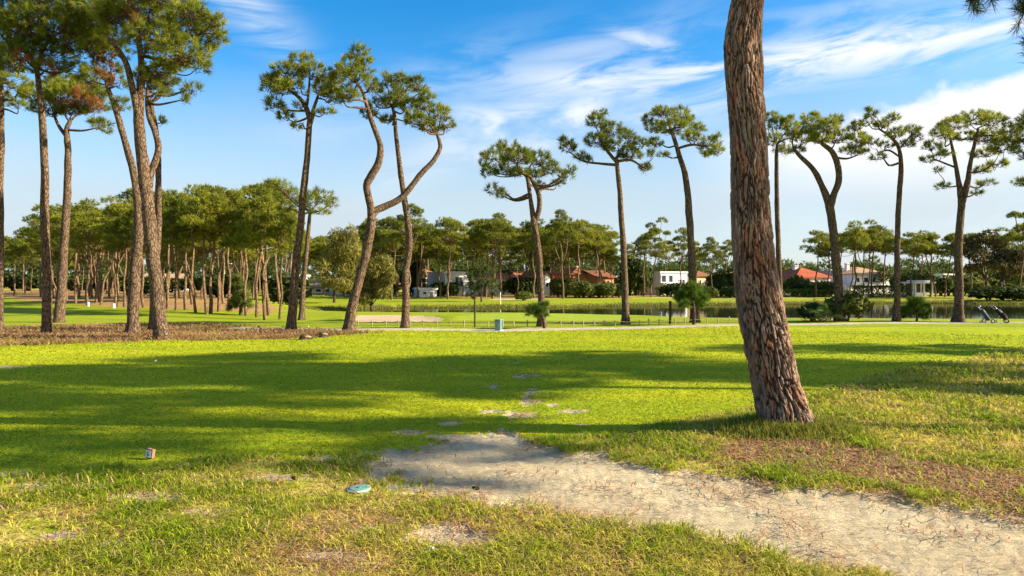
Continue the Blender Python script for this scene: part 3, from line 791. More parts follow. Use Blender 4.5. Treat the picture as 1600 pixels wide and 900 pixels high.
# ------------------------------------------------------------------ the leaning pine in front
def foreground_pine():
    Y0 = TREE0[1]
    rows = [(1228, 690, 84), (1228, 668, 80), (1221, 630, 76), (1213, 600, 73), (1202, 550, 72), (1192, 500, 72), (1183, 450, 69), (1177, 400, 67), (1173, 350, 65), (1171, 300, 63), (1169, 250, 62), (1167, 200, 61),
            (1163, 150, 63), (1160, 100, 66), (1159, 70, 65), (1163, 30, 58), (1167, 0, 55), (1171, -60, 52), (1172, -140, 50), (1165, -250, 44), (1150, -380, 36), (1140, -500, 26), (1138, -600, 18)]
    P = np.array([W(a, b, Y0) for a, b, w in rows]); Rr = np.array([w * (.452 if b > 420 else .435) / F * Y0 for a, b, w in rows])
    g = float(gz(*TREE0)); o0 = np.array([P[1, 0], Y0, g])
    root = empty('pine_tree', o0)
    tag(root, 'big pine trunk with plated bark leaning over the foreground beside the sandy path', 'tree')
    q, rr = resample(P, Rr, 1300)
    seg = 260
    Ls = np.concatenate([[0], np.cumsum(np.linalg.norm(np.diff(q, axis=0), axis=1))])
    V, _ = tube(q, np.ones(len(q)), seg)
    V = V.reshape(len(q), seg, 3); D = V - q[:, None]
    a = np.linspace(0, 2 * np.pi, seg, endpoint=False)[None]; L = Ls[:, None]
    ca, sa = np.cos(a), np.sin(a)
    def wn(k, l, sd): return vn(ca * k + L * l * .31 + 7, sa * k + L * l + 3, sd) - .5
    low = ss(4.6, .8, L)                  # larger plates towards the foot, narrow ridges above
    nu = 38
    u = a / (2 * np.pi) * nu + 1.3 * wn(2.2, 3.0, 3) + .9 * wn(6, 7, 31) + .40 * wn(15, 16, 32) + .3 * np.sin(L * 1.7)
    v = L / .17 - .9 * np.clip(L - 1.6, 0, 9) / 1.0 * 1.6 + 1.0 * wn(3, 2.5, 5) + .6 * wn(8, 9, 33) + .35 * wn(18, 24, 34)
    f1 = np.full(u.shape, 9.); f2 = np.full(u.shape, 9.); cid = np.zeros(u.shape); cx = np.zeros(u.shape); cy_ = np.zeros(u.shape)
    iu = np.floor(u); iv = np.floor(v)
    rs = np.random.default_rng(5); TB = rs.random((64, 1024, 4))
    for du in (-1, 0, 1):
        for dv in (-2, -1, 0, 1, 2):
            cu = iu + du; cv = iv + dv
            k = TB[(cu.astype(int) % nu), cv.astype(int) % 1024]
            ddx = cu + .5 + (k[..., 0] - .5) * 1.1 - u; ddy = (cv + .5 + (k[..., 1] - .5) * 1.3 - v) * .8
            d = np.sqrt(ddx ** 2 + ddy ** 2)
            better = d < f1
            f2 = np.where(better, f1, np.minimum(f2, d)); cid = np.where(better, k[..., 2], cid)
            cx = np.where(better, ddx, cx); cy_ = np.where(better, ddy, cy_); f1 = np.minimum(f1, d)
    edge = f2 - f1 + .16 * wn(22, 30, 35) + .10 * wn(45, 60, 36)
    edge = edge + .30 * ss(.02, .18, wn(5, 9, 39)) * (np.abs(cy_) > np.abs(cx) * .8)     # neighbours grown together end to end
    plate = ss(.05, .34, edge)
    flake = ss(.30, .42, edge + .25 * wn(9, 16, 37)) + ss(.5, .6, edge + .3 * wn(12, 20, 38))      # thin layers on each plate
    hgt = plate * (.019 + .007 * cid) + .0045 * flake + plate * .005 * (cx * (cid - .5) * 2 + cy_ * .5)
    hgt = hgt + .008 * wn(14, 9, 8) + .004 * wn(40, 60, 12) + .003 * wn(70, 100, 13)
    hgt = hgt * (.7 + .5 * low)
    shape = 1 + .04 * np.sin(3 * a + 1.2 + L * .4) + .03 * np.sin(5 * a + L * .9)
    flare = 1 + (.10 + .30 * (.5 + .5 * np.sin(5 * a + .8)) ** 2) * np.exp(-np.clip(L - .17, 0, None) / .15)
    rad = rr[:, None] * shape * flare - .018 + hgt
    V = q[:, None] + D * rad[..., None]
    t = (.55 * cid + .45 * np.clip(flake * .5, 0, 1))[..., None]; gp = (wn(4, 3, 15) + .5)[..., None]
    C = np.array([.038, .026, .017]) * (1 - t) + np.array([.074, .051, .033]) * t
    C = C * (1 - .35 * gp) + np.array([.08, .058, .040]) * .35 * gp
    red = (TB[0, (cid * 1023)  .astype(int), 3] > .93)[..., None]
    C = np.where(red, C * np.array([1.12, .9, .8]), C)
    C = np.array([.009, .006, .005]) * (1 - plate[..., None]) + C * plate[..., None]
    n = len(q)
    i = np.arange(n - 1)[:, None] * seg; j = np.arange(seg)[None]; j2 = (j + 1) % seg
    Q = np.stack([i + j, i + j2, i + seg + j2, i + seg + j], -1).reshape(-1, 4)
    t = cid[..., None]; gp = vn(u * .35, v * .5, 15)[..., None]
    C = np.array([.155, .092, .058]) * (1 - t) + np.array([.30, .195, .13]) * t
    C = C * (1 - .5 * gp) + np.array([.24, .20, .165]) * .5 * gp * (1)
    red = (TB[0, (cid * 1023).astype(int), 3] > .8)[..., None]
    C = np.where(red, C * np.array([1.15, .8, .65]), C)
    C = np.array([.034, .021, .015]) * (1 - plate[..., None]) + C * plate[..., None]
    obj('trunk', mk_mesh('trunk', V.reshape(-1, 3) - o0, Q, C.reshape(-1, 3)), M['fgbark'], root)
    # torn flake of bark
    mb = MB(); p = W(1181, 398, Y0 - .26)
    mb.add(np.array([p + (-.030, .03, .20), p + (.02, .03, .06), p + (.10, .06, -.10), p + (.055, .05, -.09), p + (-.01, .02, .03), p + (-.025, -.01, .19), p + (.03, -.02, .04), p + (.11, .02, -.12)]) - o0,
           np.array([(0, 4, 1), (1, 4, 3), (1, 3, 2), (5, 6, 4), (6, 3, 4), (6, 7, 3), (0, 1, 5), (1, 6, 5), (1, 2, 6), (2, 7, 6)]), (.30, .13, .07))
    tag(mb.build('bark_flake', M['fgbark'], root), 'reddish torn flake of bark')
    # crown above the picture, and the bough that hangs into it on the right
    rng = np.random.default_rng(77)
    bb = MB(); TP, TA = [], []

    def bough(pts, r0, nt, sp, tl=.13):
        q, rr = resample(pts, np.linspace(r0, .008, len(pts)), 28)
        bb.tube(q - o0, rr, 8, .12)
        for k in range(nt):
            i = rng.integers(12, 28); b = q[i]
            e = b + rng.normal(size=3) * sp
            m = (b + e) / 2 + np.array([0, 0, -.03])
            q2, r2 = resample([b, m, e], [.009, .007, .004], 5)
            bb.tube(q2 - o0, r2, 4)
            TP.append(e[None]); TA.append(unit((e - b) + np.array([0, 0, .06]))[None])
            if rng.random() < .6:
                TP.append(m[None]); TA.append(unit(e - b + rng.normal(size=3) * .1)[None])
    top = q[-330]
    tp = lambda a, b, Y: W(a, b, Y)
    bough([top, top + (.9, -.3, .35), tp(1500, -120, 7.2), tp(1590, -40, 6.9), tp(1612, 30, 6.7), tp(1610, 95, 6.6)], .06, 30, .13)
    bough([tp(1500, -120, 7.2), tp(1560, -60, 6.7), tp(1545, -18, 6.5), tp(1510, 2, 6.4)], .025, 16, .09)
    bough([tp(1560, -60, 6.7), tp(1600, -20, 6.8), tp(1620, 10, 6.9)], .02, 14, .12)
    V, Fc, tid = tufts(np.concatenate(TP) - o0, np.concatenate(TA), np.full(len(TP), .14), 70, .7, .0022, rng, .8)
    C = needle_cols(tid, len(TP), rng, (.05, .075, .012), (.10, .12, .02), .35)
    # main crown
    zc = []
    for k in range(26):
        aa = rng.uniform(0, 6.28); ra = rng.uniform(.2, 2.3)
        c = np.array([2.75 + math.cos(aa) * ra, 8.0 + math.sin(aa) * ra, rng.uniform(7.6, 9.9) - ra * .25])
        i = int(np.argmin(np.linalg.norm(q - (c - (0, 0, .9)), axis=1)))
        qq, r2 = resample([q[i], (q[i] + c) / 2 - (0, 0, .12), c], [.05, .03, .012], 8)
        bb.tube(qq - o0, r2, 5)
        tp_, td = blob_points(c, np.array([.75, .75, .5]), 34, rng)
        zc.append((tp_, unit(td * .7 + (0, 0, .5))))
    P2 = np.concatenate([z[0] for z in zc]); A2 = np.concatenate([z[1] for z in zc])
    V2, F2, t2 = tufts(P2 - o0, A2, np.full(len(P2), .26), 30, .62, .009, rng)
    C2 = needle_cols(t2, len(P2), rng)
    obj('crown', mk_mesh('crown', np.vstack([V, V2]), np.vstack([Fc, F2 + len(V)]), np.vstack([C, C2])), M['needle'], root)
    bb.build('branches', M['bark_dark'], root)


foreground_pine()


# ------------------------------------------------------------------ pines of the groves (variants, then copies)
def pine_variant(kind, seed, H=10.0):
    rng = np.random.default_rng(seed)
    lean = {'straight': .25, 'leaning': 1.7, 'forked': .5, 'umbrella': .4, 'open': .6}[kind]
    a = rng.uniform(0, 6.28); dr = np.array([math.cos(a), math.sin(a), 0])
    hb = H * (.66 if kind != 'open' else .5)
    pts = [np.array([0, 0, -.15])]
    for k in range(1, 6):
        f = k / 5
        pts.append(dr * lean * (f ** 1.4) + rng.normal(size=3) * .075 * np.array([1, 1, 0]) + np.array([0, 0, hb * f]))
    mb = MB(); r0 = .115
    q, rr = resample(pts, [r0 * 1.25, r0, r0 * .9, r0 * .82, r0 * .74, r0 * .66], 22)
    mb.tube(q, rr, 8, .1, seed=seed)
    tops = []
    if kind == 'forked':
        for sgn in (-1, 1):
            e = pts[3] + np.array([sgn * 1.0 * math.sin(a), -sgn * 1.0 * math.cos(a), H * .36]) + dr * .2
            q2, r2 = resample([pts[3], (pts[3] + e) / 2 + np.array([sgn * .35 * math.sin(a), -sgn * .35 * math.cos(a), 0]), e], [r0 * .7, r0 * .55, r0 * .35], 12)
            mb.tube(q2, r2, 7, .1); tops.append(e)
    tops.append(pts[-1])
    top = pts[-1]
    cr = {'straight': 1.35, 'leaning': 1.5, 'forked': 1.75, 'umbrella': 2.1, 'open': 1.9}[kind]
    nb = {'straight': 18, 'leaning': 17, 'forked': 20, 'umbrella': 21, 'open': 16}[kind]
    TP, TA = [], []
    for k in range(nb):
        aa = k * 2.4 + rng.uniform(-.5, .5); q_ = math.sqrt((k + .6) / nb)
        ra = cr * q_
        if kind == 'umbrella': z = H * (.94 - .25 * q_ ** 2) + rng.normal() * .38
        elif kind == 'open': z = H * rng.uniform(.55, .97); ra *= .95 if z < H * .8 else .6
        elif kind == 'straight': z = H * (.97 - .30 * q_ ** 1.2) + rng.normal() * .45
        else: z = H * (.95 - .27 * q_ ** 1.5) + rng.normal() * .4
        c = np.array([top[0] + math.cos(aa) * ra, top[1] + math.sin(aa) * ra, z])
        st = min(tops, key=lambda t_: np.linalg.norm(t_ - c)) if kind != 'open' else q[int(np.clip(len(q) * (z - .9) / hb, 4, len(q) - 1))]
        if z - st[2] < .2: st = st - np.array([0, 0, .5])
        q2, r2 = resample([st, (st + c) / 2 + np.array([0, 0, -.25]), c], [r0 * .36, r0 * .25, .02], 8)
        mb.tube(q2, r2, 5, .1)
        s = rng.uniform(.62, 1.0) * (1.0 if kind != 'open' else .85)
        tp, td = blob_points(c, np.array([s, s, s * .58]), 60, rng, -.35)
        ok = rng.random(len(tp)) < .85
        TP.append(tp[ok]); TA.append(unit(td[ok] * .7 + np.array([0, 0, .6]) + rng.normal(size=td[ok].shape) * .2))
    TP = np.concatenate(TP); TA = np.concatenate(TA)
    V, Fc, tid = tufts(TP, TA, rng.uniform(.19, .36, len(TP)), 13, .72, .021, rng, .5)
    C = needle_cols(tid, len(TP), rng, (.10, .13, .012), (.30, .30, .024), .45)
    return mb.mesh('trunk'), mk_mesh('crown', V, Fc, C)


KINDS = ['straight', 'leaning', 'forked', 'umbrella', 'open']
VAR = {k: [pine_variant(k, 100 + 10 * i + j) for j in range(3)] for i, k in enumerate(KINDS)}
KD = {'straight': 'straight slender pine', 'leaning': 'pine with a leaning trunk', 'forked': 'pine with a forked trunk', 'umbrella': 'umbrella-crowned pine', 'open': 'loose open-crowned pine'}
grove = []      # (px, Y, root, kind, region)


def put_pine(px, Y, H, kind=None, region='', mat='bark_far'):
    kind = kind or random.choice(KINDS[:4])
    tm, cm = random.choice(VAR[kind])
    X = (px - 800) / F * Y
    root = empty('pine_tree', (X, Y, float(gz(X, Y))), random.uniform(0, 6.28))
    s = H / 10.0; w = s * random.uniform(.85, 1.2)
    root.scale = (w, w, s)
    obj('trunk', tm, M[mat], root); obj('crown', cm, M['needle'], root)
    grove.append((px, Y, root, kind, region))
    return root


def scatter(n, px0, px1, yfun, depth, hfun, region, mind=1.6, kinds=None):
    got = []; tries = 0
    while len(got) < n and tries < 5000:
        tries += 1
        px = random.uniform(px0, px1); Y = yfun(px) + depth * random.random() ** 1.3
        X = (px - 800) / F * Y
        if sdpoly(np.array([X]), np.array([Y]), POND)[0] < 2.5: continue
        if any(math.hypot(X - a, Y - b) < mind for a, b in got): continue
        got.append((X, Y))
        put_pine(px, Y, hfun(px, Y) * random.uniform(.68, 1.12), random.choice(kinds) if kinds else None, region)


# front of the left grove, read off the photo: px, base row, top row, kind
for (px, yb, yt, kd) in [(137, 476, 318, 'straight'), (157, 476, 330, 'leaning'), (180, 479, 312, 'forked'), (194, 479, 335, 'straight'), (118, 474, 325, 'straight'), (275, 484, 305, 'straight'), (306, 486, 318, 'leaning'),
                         (323, 487, 296, 'forked'), (329, 486, 300, 'straight'), (342, 484, 290, 'umbrella'), (385, 487, 318, 'straight'), (401, 488, 298, 'straight'), (414, 491, 310, 'leaning'), (420, 486, 292, 'forked'),
                         (437, 490, 330, 'leaning'), (262, 482, 312, 'umbrella'), (290, 483, 315, 'straight'), (357, 482, 288, 'straight'), (98, 470, 322, 'umbrella'), (225, 480, 318, 'straight')]:
    Y = CH * F / (yb - HZ); H = CH + (HZ - yt) / F * Y
    put_pine(px, Y, H, kd, 'front')
yf = lambda px: np.interp(px, [-120, 0, 60, 137, 230, 300, 430], [100, 88, 74, 56, 50, 46, 44])
scatter(28, -60, 110, yf, 45, lambda p, y: 9.2, 'farleft', 2.0)
scatter(46, 110, 320, yf, 55, lambda p, y: 8.7 + .016 * (y - 50), 'left', 2.0)
scatter(22, 320, 470, lambda p: 52, 50, lambda p, y: 9.6, 'midleft', 2.2)
scatter(10, 470, 560, lambda p: 96, 30, lambda p, y: 9.6, 'olive', 2.5)
scatter(38, 570, 770, lambda p: 97, 36, lambda p, y: 11.0, 'mid', 2.6)
scatter(34, 770, 960, lambda p: 99, 34, lambda p, y: 11.2, 'midright', 2.6)
for (px, Y, H, kd) in [(640, 84, 12.0, 'open'), (700, 90, 11.2, 'umbrella'), (770, 92, 11.2, 'umbrella'), (880, 92, 11.6, 'forked'), (905, 96, 11.4, 'umbrella'), (945, 112, 11.2, 'umbrella'), (1018, 98, 11.6, 'open'), (1005, 104, 9.8, 'straight'), (1062, 100, 10.2, 'open'),
                       (1113, 98, 8.4, 'forked'), (1135, 118, 9.4, 'open'), (985, 116, 8.6, 'open'), (1040, 122, 9.2, 'umbrella'), (1088, 125, 9.6, 'straight'), (612, 88, 9.4, 'umbrella'), (738, 94, 11, 'straight'), (835, 95, 11.3, 'straight')]:
    put_pine(px, Y, H, kd, 'mid' if px < 770 else 'midright' if px < 960 else 'villa')
for (px, Y, H, kd) in [(1275, 99, 9.6, 'umbrella'), (1295, 101, 9.4, 'straight'), (1328, 96, 10.6, 'leaning'), (1336, 104, 10.6, 'umbrella'), (1358, 98, 10.6, 'straight'), (1363, 100, 10.4, 'umbrella'), (1381, 104, 10.2, 'straight'),
                       (1398, 108, 9.6, 'umbrella'), (1424, 98, 9.2, 'umbrella'), (1453, 99, 9.6, 'straight'), (1462, 102, 9.8, 'leaning'), (1476, 100, 9.7, 'leaning'), (1490, 108, 9.0, 'umbrella'), (1517, 98, 9.2, 'umbrella'), (1536, 112, 10.2, 'umbrella'),
                       (1590, 92, 11.6, 'open'), (1605, 100, 11.0, 'umbrella'), (1310, 112, 10.4, 'umbrella'), (1349, 114, 11, 'forked'), (1440, 116, 10.0, 'forked'), (1568, 108, 10.2, 'straight'), (1625, 96, 11.5, 'umbrella')]:
    put_pine(px, Y, H, kd, 'right')

# trees outside the frame on the right: their shade lies across the tee
for (X, Y, H, kd, sc) in [(19.5, 9.5, 15.0, 'umbrella', 1.1), (24.5, 12.2, 15.5, 'leaning', 1.1), (33.5, 12.6, 18.5, 'open', 1.25), (22.0, 6.7, 15.5, 'umbrella', 1.0), (27, 16.3, 10.0, 'straight', .9), (31, 11.0, 15.0, 'open', 1.2)]:
    r_ = put_pine(800 + F * X / Y, Y, H, kd, 'off')
    r_.scale = (sc, sc, H / 10)

NUMW = 'second third fourth fifth sixth seventh eighth ninth tenth eleventh twelfth thirteenth fourteenth fifteenth sixteenth seventeenth eighteenth nineteenth twentieth'.split()
ORD = ['leftmost'] + [w_ + ' from left' for w_ in NUMW]
REG = {'front': 'at the front of the left grove', 'farleft': 'deep in the far-left grove', 'left': 'inside the grove behind the left fairway', 'midleft': 'in the grove behind the conifer bush',
       'olive': 'behind the olive-green feathery tree', 'mid': 'across the pond by the boxy villa', 'midright': 'across the pond by the orange houses', 'villa': 'near the white house with balconies',
       'right': 'on the far bank by the red-roofed house', 'off': 'outside the frame, shading the tee'}
for reg in REG:
    for kd in KINDS:
        it = sorted([g for g in grove if g[4] == reg and g[3] == kd], key=lambda g: g[0])
        if reg in ('farleft', 'left', 'midleft', 'off'): it.sort(key=lambda g: g[0])
        for i, g in enumerate(it):
            lab = KD[kd] + ' ' + REG[reg]
            if len(it) > 1: lab += ', ' + (ORD[i] if i < len(it) - 1 else 'rightmost')
            tag(g[2], lab, 'tree', 'pines ' + REG[reg])

# far woods behind the houses: one mass
rng = np.random.default_rng(3)
mbw = MB()
PW, AW = [], []
for k in range(420):
    px = rng.uniform(-150, 1750) if k < 330 else rng.uniform(-150, 600); Y = rng.uniform(165, 260); X = (px - 800) / F * Y
    g = float(gz(X, Y)); H = rng.uniform(6.5, 9.5) + (3.5 if px < 560 else 1.5 if px < 980 else 0) + 3.0 * (fbm(np.array([px * .008]), np.array([1.]), 5, 2)[0]) + (1.5 if px < 1150 else 0)
    for b in range(6):
        c = np.array([X + rng.normal() * 1.8, Y + rng.normal() * 1.5, g + H * (rng.uniform(.45, .9) if b < 3 else rng.uniform(.05, .6))])
        tp, td = blob_points(c, np.array([2.0, 2.0, 1.3]), 26, rng, -.5)
        PW.append(tp); AW.append(unit(td + (0, 0, .5)))
PW = np.concatenate(PW); AW = np.concatenate(AW)
V, Fc, tid = tufts(PW, AW, rng.uniform(.7, 1.2, len(PW)), 5, .7, .13, rng, .5)
tag(obj('far_woods', mk_mesh('far_woods', V, Fc, needle_cols(tid, len(PW), rng, (.055, .085, .014), (.10, .125, .02), .4)), M['needle']), 'far-off pine woods behind the houses', kind='stuff')


# ------------------------------------------------------------------ shrubs and other plants
def leafy(blobs, n, size, rng, c1, c2, low=-.8, aspect=.5, drop=0.0):
    """leaf-sized rhombs spread through the blobs: V, F, C"""
    P, D = [], []
    tot = sum(b[1][0] * b[1][0] + b[1][0] * b[1][2] for b in blobs)
    for c, rad in blobs:
        k = int(n * (rad[0] ** 2 + rad[0] * rad[2]) / tot)
        p, d = blob_points(np.asarray(c, float), np.asarray(rad, float), max(6, k), rng, low)
        P.append(p + rng.normal(size=p.shape) * .06 * np.asarray(rad)); D.append(d)
    P = np.concatenate(P); D = np.concatenate(D); N = len(P)
    nrm = unit(D + rng.normal(size=D.shape) * .6)
    a = unit(np.cross(nrm, rng.normal(size=D.shape))); a[:, 2] -= drop; a = unit(a); b = np.cross(nrm, a)
    s = size * rng.uniform(.6, 1.4, (N, 1))
    V = np.stack([P - a * s, P + b * s * aspect, P + a * s, P - b * s * aspect], 1).reshape(-1, 3)
    t = np.clip(rng.normal(.4, .3, N), 0, 1)
    C = mixc(c1, c2, t) * rng.uniform(.7, 1.3, (N, 1))
    return V, np.arange(N * 4).reshape(-1, 4), np.repeat(C, 4, 0)


def shrub_variant(seed, c1, c2, n=900, size=.09):
    rng = np.random.default_rng(seed)
    bl = [((0, 0, .5), (.5, .5, .48))] + [((math.cos(k) * .33, math.sin(k * 1.3) * .33, .35 + .3 * rng.random()), (.32, .32, .3)) for k in range(6)]
    V, Fc, C = leafy(bl, n, size, rng, c1, c2)
    V[:, 2] = np.maximum(V[:, 2], .01)
    mb = MB()
    for k in range(3):
        q, r = resample([(0, 0, -.1), (.1 * math.cos(k * 2), .1 * math.sin(k * 2), .25), (.22 * math.cos(k * 2), .22 * math.sin(k * 2), .6)], [.04, .03, .015], 6); mb.tube(q, r, 5)
    return mk_mesh('foliage', V, Fc, C), mb.mesh('stem')


SH_DARK = [shrub_variant(s, (.028, .045, .010), (.07, .095, .016)) for s in (1, 2)]
SH_MID = [shrub_variant(s, (.06, .085, .014), (.15, .165, .03)) for s in (3, 4)]
SH_LIGHT = [shrub_variant(s, (.11, .13, .02), (.22, .23, .05)) for s in (5,)]
shrubs = []


def shrub(px, Y, w, h, kind, label, group=None):
    X = (px - 800) / F * Y
    f, st = random.choice({'d': SH_DARK, 'm': SH_MID, 'l': SH_LIGHT}[kind])
    r_ = empty('shrub', (X, Y, float(gz(X, Y)) - .02), random.uniform(0, 6.28)); r_.scale = (w, w, h)
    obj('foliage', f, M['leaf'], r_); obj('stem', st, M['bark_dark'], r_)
    tag(r_, label, 'shrub', group)
    return r_


ORDS = ORD
rows = [
    # px list, Y, (w,h), kind, phrase
    ([806, 818, 830], 104, (3.0, 3.0), 'd', 'dark rounded shrub before the white gabled house'),
    ([872, 884], 98, (2.4, 3.3), 'm', 'clipped olive shrub left of the salmon house'),
    ([899, 912, 922, 936, 948], 97, (2.5, 2.3), 'm', 'clipped ball shrub in the row under the salmon house'),
    ([957, 967], 99, (1.8, 1.7), 'd', 'small dark shrub at the end of the ball shrub row'),
    ([984, 993, 1003, 996], 108, (3.0, 6.0), 'd', 'tall dark evergreen bush left of the white balcony house'),
    ([1048, 1060], 101, (2.6, 2.6), 'd', 'dark bush under the white balcony house'),
    ([1118, 1126, 1135], 100, (2.8, 4.0), 'd', 'dark green bush beside the yellow house'),
    ([1104, 1140, 1150], 96, (2.2, 1.6), 'm', 'low bush in front of the yellow house'),
    ([645, 652, 640], 108, (2.4, 5.5), 'd', 'tall dark bush between the terracotta house and the pond'),
    ([684, 692, 700, 708], 104, (2.2, 2.2), 'd', 'dark bush at the foot of the boxy white villa'),
    ([440, 449, 456], 64, (2.6, 3.4), 'd', 'dark bush at the pond end behind the slim leaning pine'),
    ([552, 566, 604], 100, (2.8, 2.2), 'd', 'dark bush below the low tiled house'),
    ([1240, 1256, 1246], 106, (3.0, 3.0), 'm', 'garden shrub in front of the red-roofed house'),
    ([1262, 1274, 1286, 1298], 103, (2.6, 2.4), 'd', 'dark hedge shrub under the red-roofed house'),
    ([1428, 1440, 1412], 112, (3.0, 4.2), 'm', 'bush behind the white garden pavilion'),
    ([1470, 1482, 1492, 1506], 107, (3.0, 3.6), 'm', 'bush beside the far white low building'),
    ([1524, 1534, 1552], 104, (2.6, 2.6), 'l', 'yellow-green bush below the brown-leaved trees'),  # palest of the shrub leaf colours
    ([1575, 1588, 1600], 100, (2.6, 2.0), 'm', 'bush at the right end of the far bank'),
    ([818], 84, (1.9, 1.3), 'm', 'small round bush alone beside the far sand bunker'),
    ([1545, 1566, 1585, 1603, 1622], 84.5, (3.4, 1.9), 'd', 'dark reedy shrub overhanging the right end of the pond'),
    ([350, 366, 340, 212, 240], 78, (3.0, 2.6), 'd', 'dark undergrowth bush among the trunks of the left grove'),
    ([118, 160, 196, 232, 268, 300, 330, 362, 395, 425], 108, (3.6, 3.0), 'd', 'low dark shrub layer bush behind the left grove trunks'),
    ([600, 632, 668, 712, 742, 776, 798, 826, 856, 888, 906, 940], 132, (4.2, 5.0), 'd', 'dark thicket bush behind the houses across the pond'),
    ([1212, 1232, 1330, 1352, 1374, 1398, 1446, 1500, 1522, 1560, 1586], 140, (4.5, 5.0), 'm', 'garden thicket bush behind the right-hand houses'),
    ([20, 44, 66, 90, 112, 150, 170], 128, (4.5, 3.5), 'd', 'dark undergrowth bush far inside the left grove'),
    ([590, 720, 765, 786, 850, 862, 975], 122, (4.5, 4.2), 'd', 'dark bush deep between the trunks across the pond'),
]
for pxs, Y, (w, h), kd, ph in rows:
    pxs = sorted(pxs)
    for i, p in enumerate(pxs):
        lab = ph if len(pxs) == 1 else ph + ', ' + (ORD[i] if i < len(pxs) - 1 else 'rightmost')
        shrub(p, Y + random.uniform(-1.2, 1.2), w * random.uniform(.85, 1.15), h * random.uniform(.85, 1.12), kd, lab, None if len(pxs) == 1 else ph + ' group')


# clipped hedges on the right bank
def hedge(px0, px1, Y, h, d, label, c1, c2):
    x0, x1 = (px0 - 800) / F * Y, (px1 - 800) / F * Y
    g = float(gz((x0 + x1) / 2, Y)); rng = np.random.default_rng(int(px0)); n = int((x1 - x0) * h * 150)
    P = np.stack([rng.uniform(x0, x1, n), rng.uniform(-d, d, n), rng.uniform(0, h, n)], -1)
    f = rng.integers(0, 3, n); P[f == 0, 1] = -d; P[f == 1, 2] = h
    P += rng.normal(size=P.shape) * .09; P[:, 1] += Y; P[:, 2] = np.maximum(P[:, 2], .03)
    nrm = unit(rng.normal(size=P.shape)); a = unit(np.cross(nrm, rng.normal(size=P.shape))); b = np.cross(nrm, a); s = .14 * rng.uniform(.6, 1.4, (n, 1))
    o0 = np.array([(x0 + x1) / 2, Y, g]); P[:, 2] += g
    V = np.stack([P - a * s, P + b * s * .6, P + a * s, P - b * s * .6], 1).reshape(-1, 3) - o0
    C = np.repeat(mixc(c1, c2, rng.random(n)) * rng.uniform(.7, 1.3, (n, 1)), 4, 0)
    o = obj('hedge', mk_mesh('hedge', V, np.arange(n * 4).reshape(-1, 4), C), M['leaf'], None, o0)
    tag(o, label, 'hedge')


hedge(1332, 1422, 99, 1.55, .6, 'clipped square hedge in front of the large white villa', (.06, .08, .012), (.15, .16, .03))
hedge(1222, 1292, 100, 1.0, .9, 'low green hedge bank before the red-roofed house', (.07, .10, .014), (.15, .18, .025))
hedge(1250, 1292, 106, 1.9, .7, 'dark hedge against the wall of the red-roofed house', (.022, .036, .009), (.05, .07, .014))
hedge(1025, 1046, 104, 1.2, .5, 'short dark hedge beside the white balcony house', (.03, .05, .01), (.07, .09, .018))


# young bushy pines and shrubs near the tee edge
def bushy_pine(px, yb, Y, blobs, label, K=46, tl=.2, tw=.006, cat='tree', name='young_pine', base=(.075, .14, .012), light=(.17, .24, .025), trunkw=6, top=None, dens=110, seed=1):
    rng = np.random.default_rng(seed)
    X = (px - 800) / F * Y; g = float(gz(X, Y)); o0 = np.array([X, Y, g])
    root = empty(name, o0); tag(root, label, cat)
    mb = MB(); P, A = [], []
    ctr = np.mean([b[:2] for b in blobs], 0)
    tt = W(*(top or (ctr[0], ctr[1])), Y)
    q, r = resample([o0 - (0, 0, .08), (o0 + tt) / 2 + (.03, 0, 0), tt], [trunkw * .5 / F * Y, trunkw * .42 / F * Y, .02], 12)
    mb.tube(q - o0, r, 10, .12)
    half = max(b[2] for b in blobs) / F * Y
    for b in blobs:
        c = W(b[0], b[1], Y + rng.uniform(-1, 1) * half * .8); rad = np.array([b[2], b[2], b[3]]) / F * Y
        i = int(np.argmin(np.linalg.norm(q - c, axis=1) + 1.5 * np.clip(q[:, 2] - c[2], 0, None)))
        q2, r2 = resample([q[i], (q[i] + c) / 2 - (0, 0, .05), c], [.02, .015, .008], 6); mb.tube(q2 - o0, r2, 5)
        n = max(6, int(dens * rad[0] * (rad[0] + rad[2]) * 2.2 / (tl / .2) ** 2))
        p, d = blob_points(c, rad, n, rng, -.6); P.append(p); A.append(unit(d * .8 + (0, 0, .45) + rng.normal(size=d.shape) * .2))
    P = np.concatenate(P); A = np.concatenate(A)
    V, Fc, tid = tufts(P - o0, A, tl * rng.uniform(.7, 1.2, len(P)), K, .6, tw, rng, .6)
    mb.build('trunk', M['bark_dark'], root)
    obj('crown', mk_mesh('crown', V, Fc, needle_cols(tid, len(P), rng, base, light, .4)), M['needle'], root)
    return root


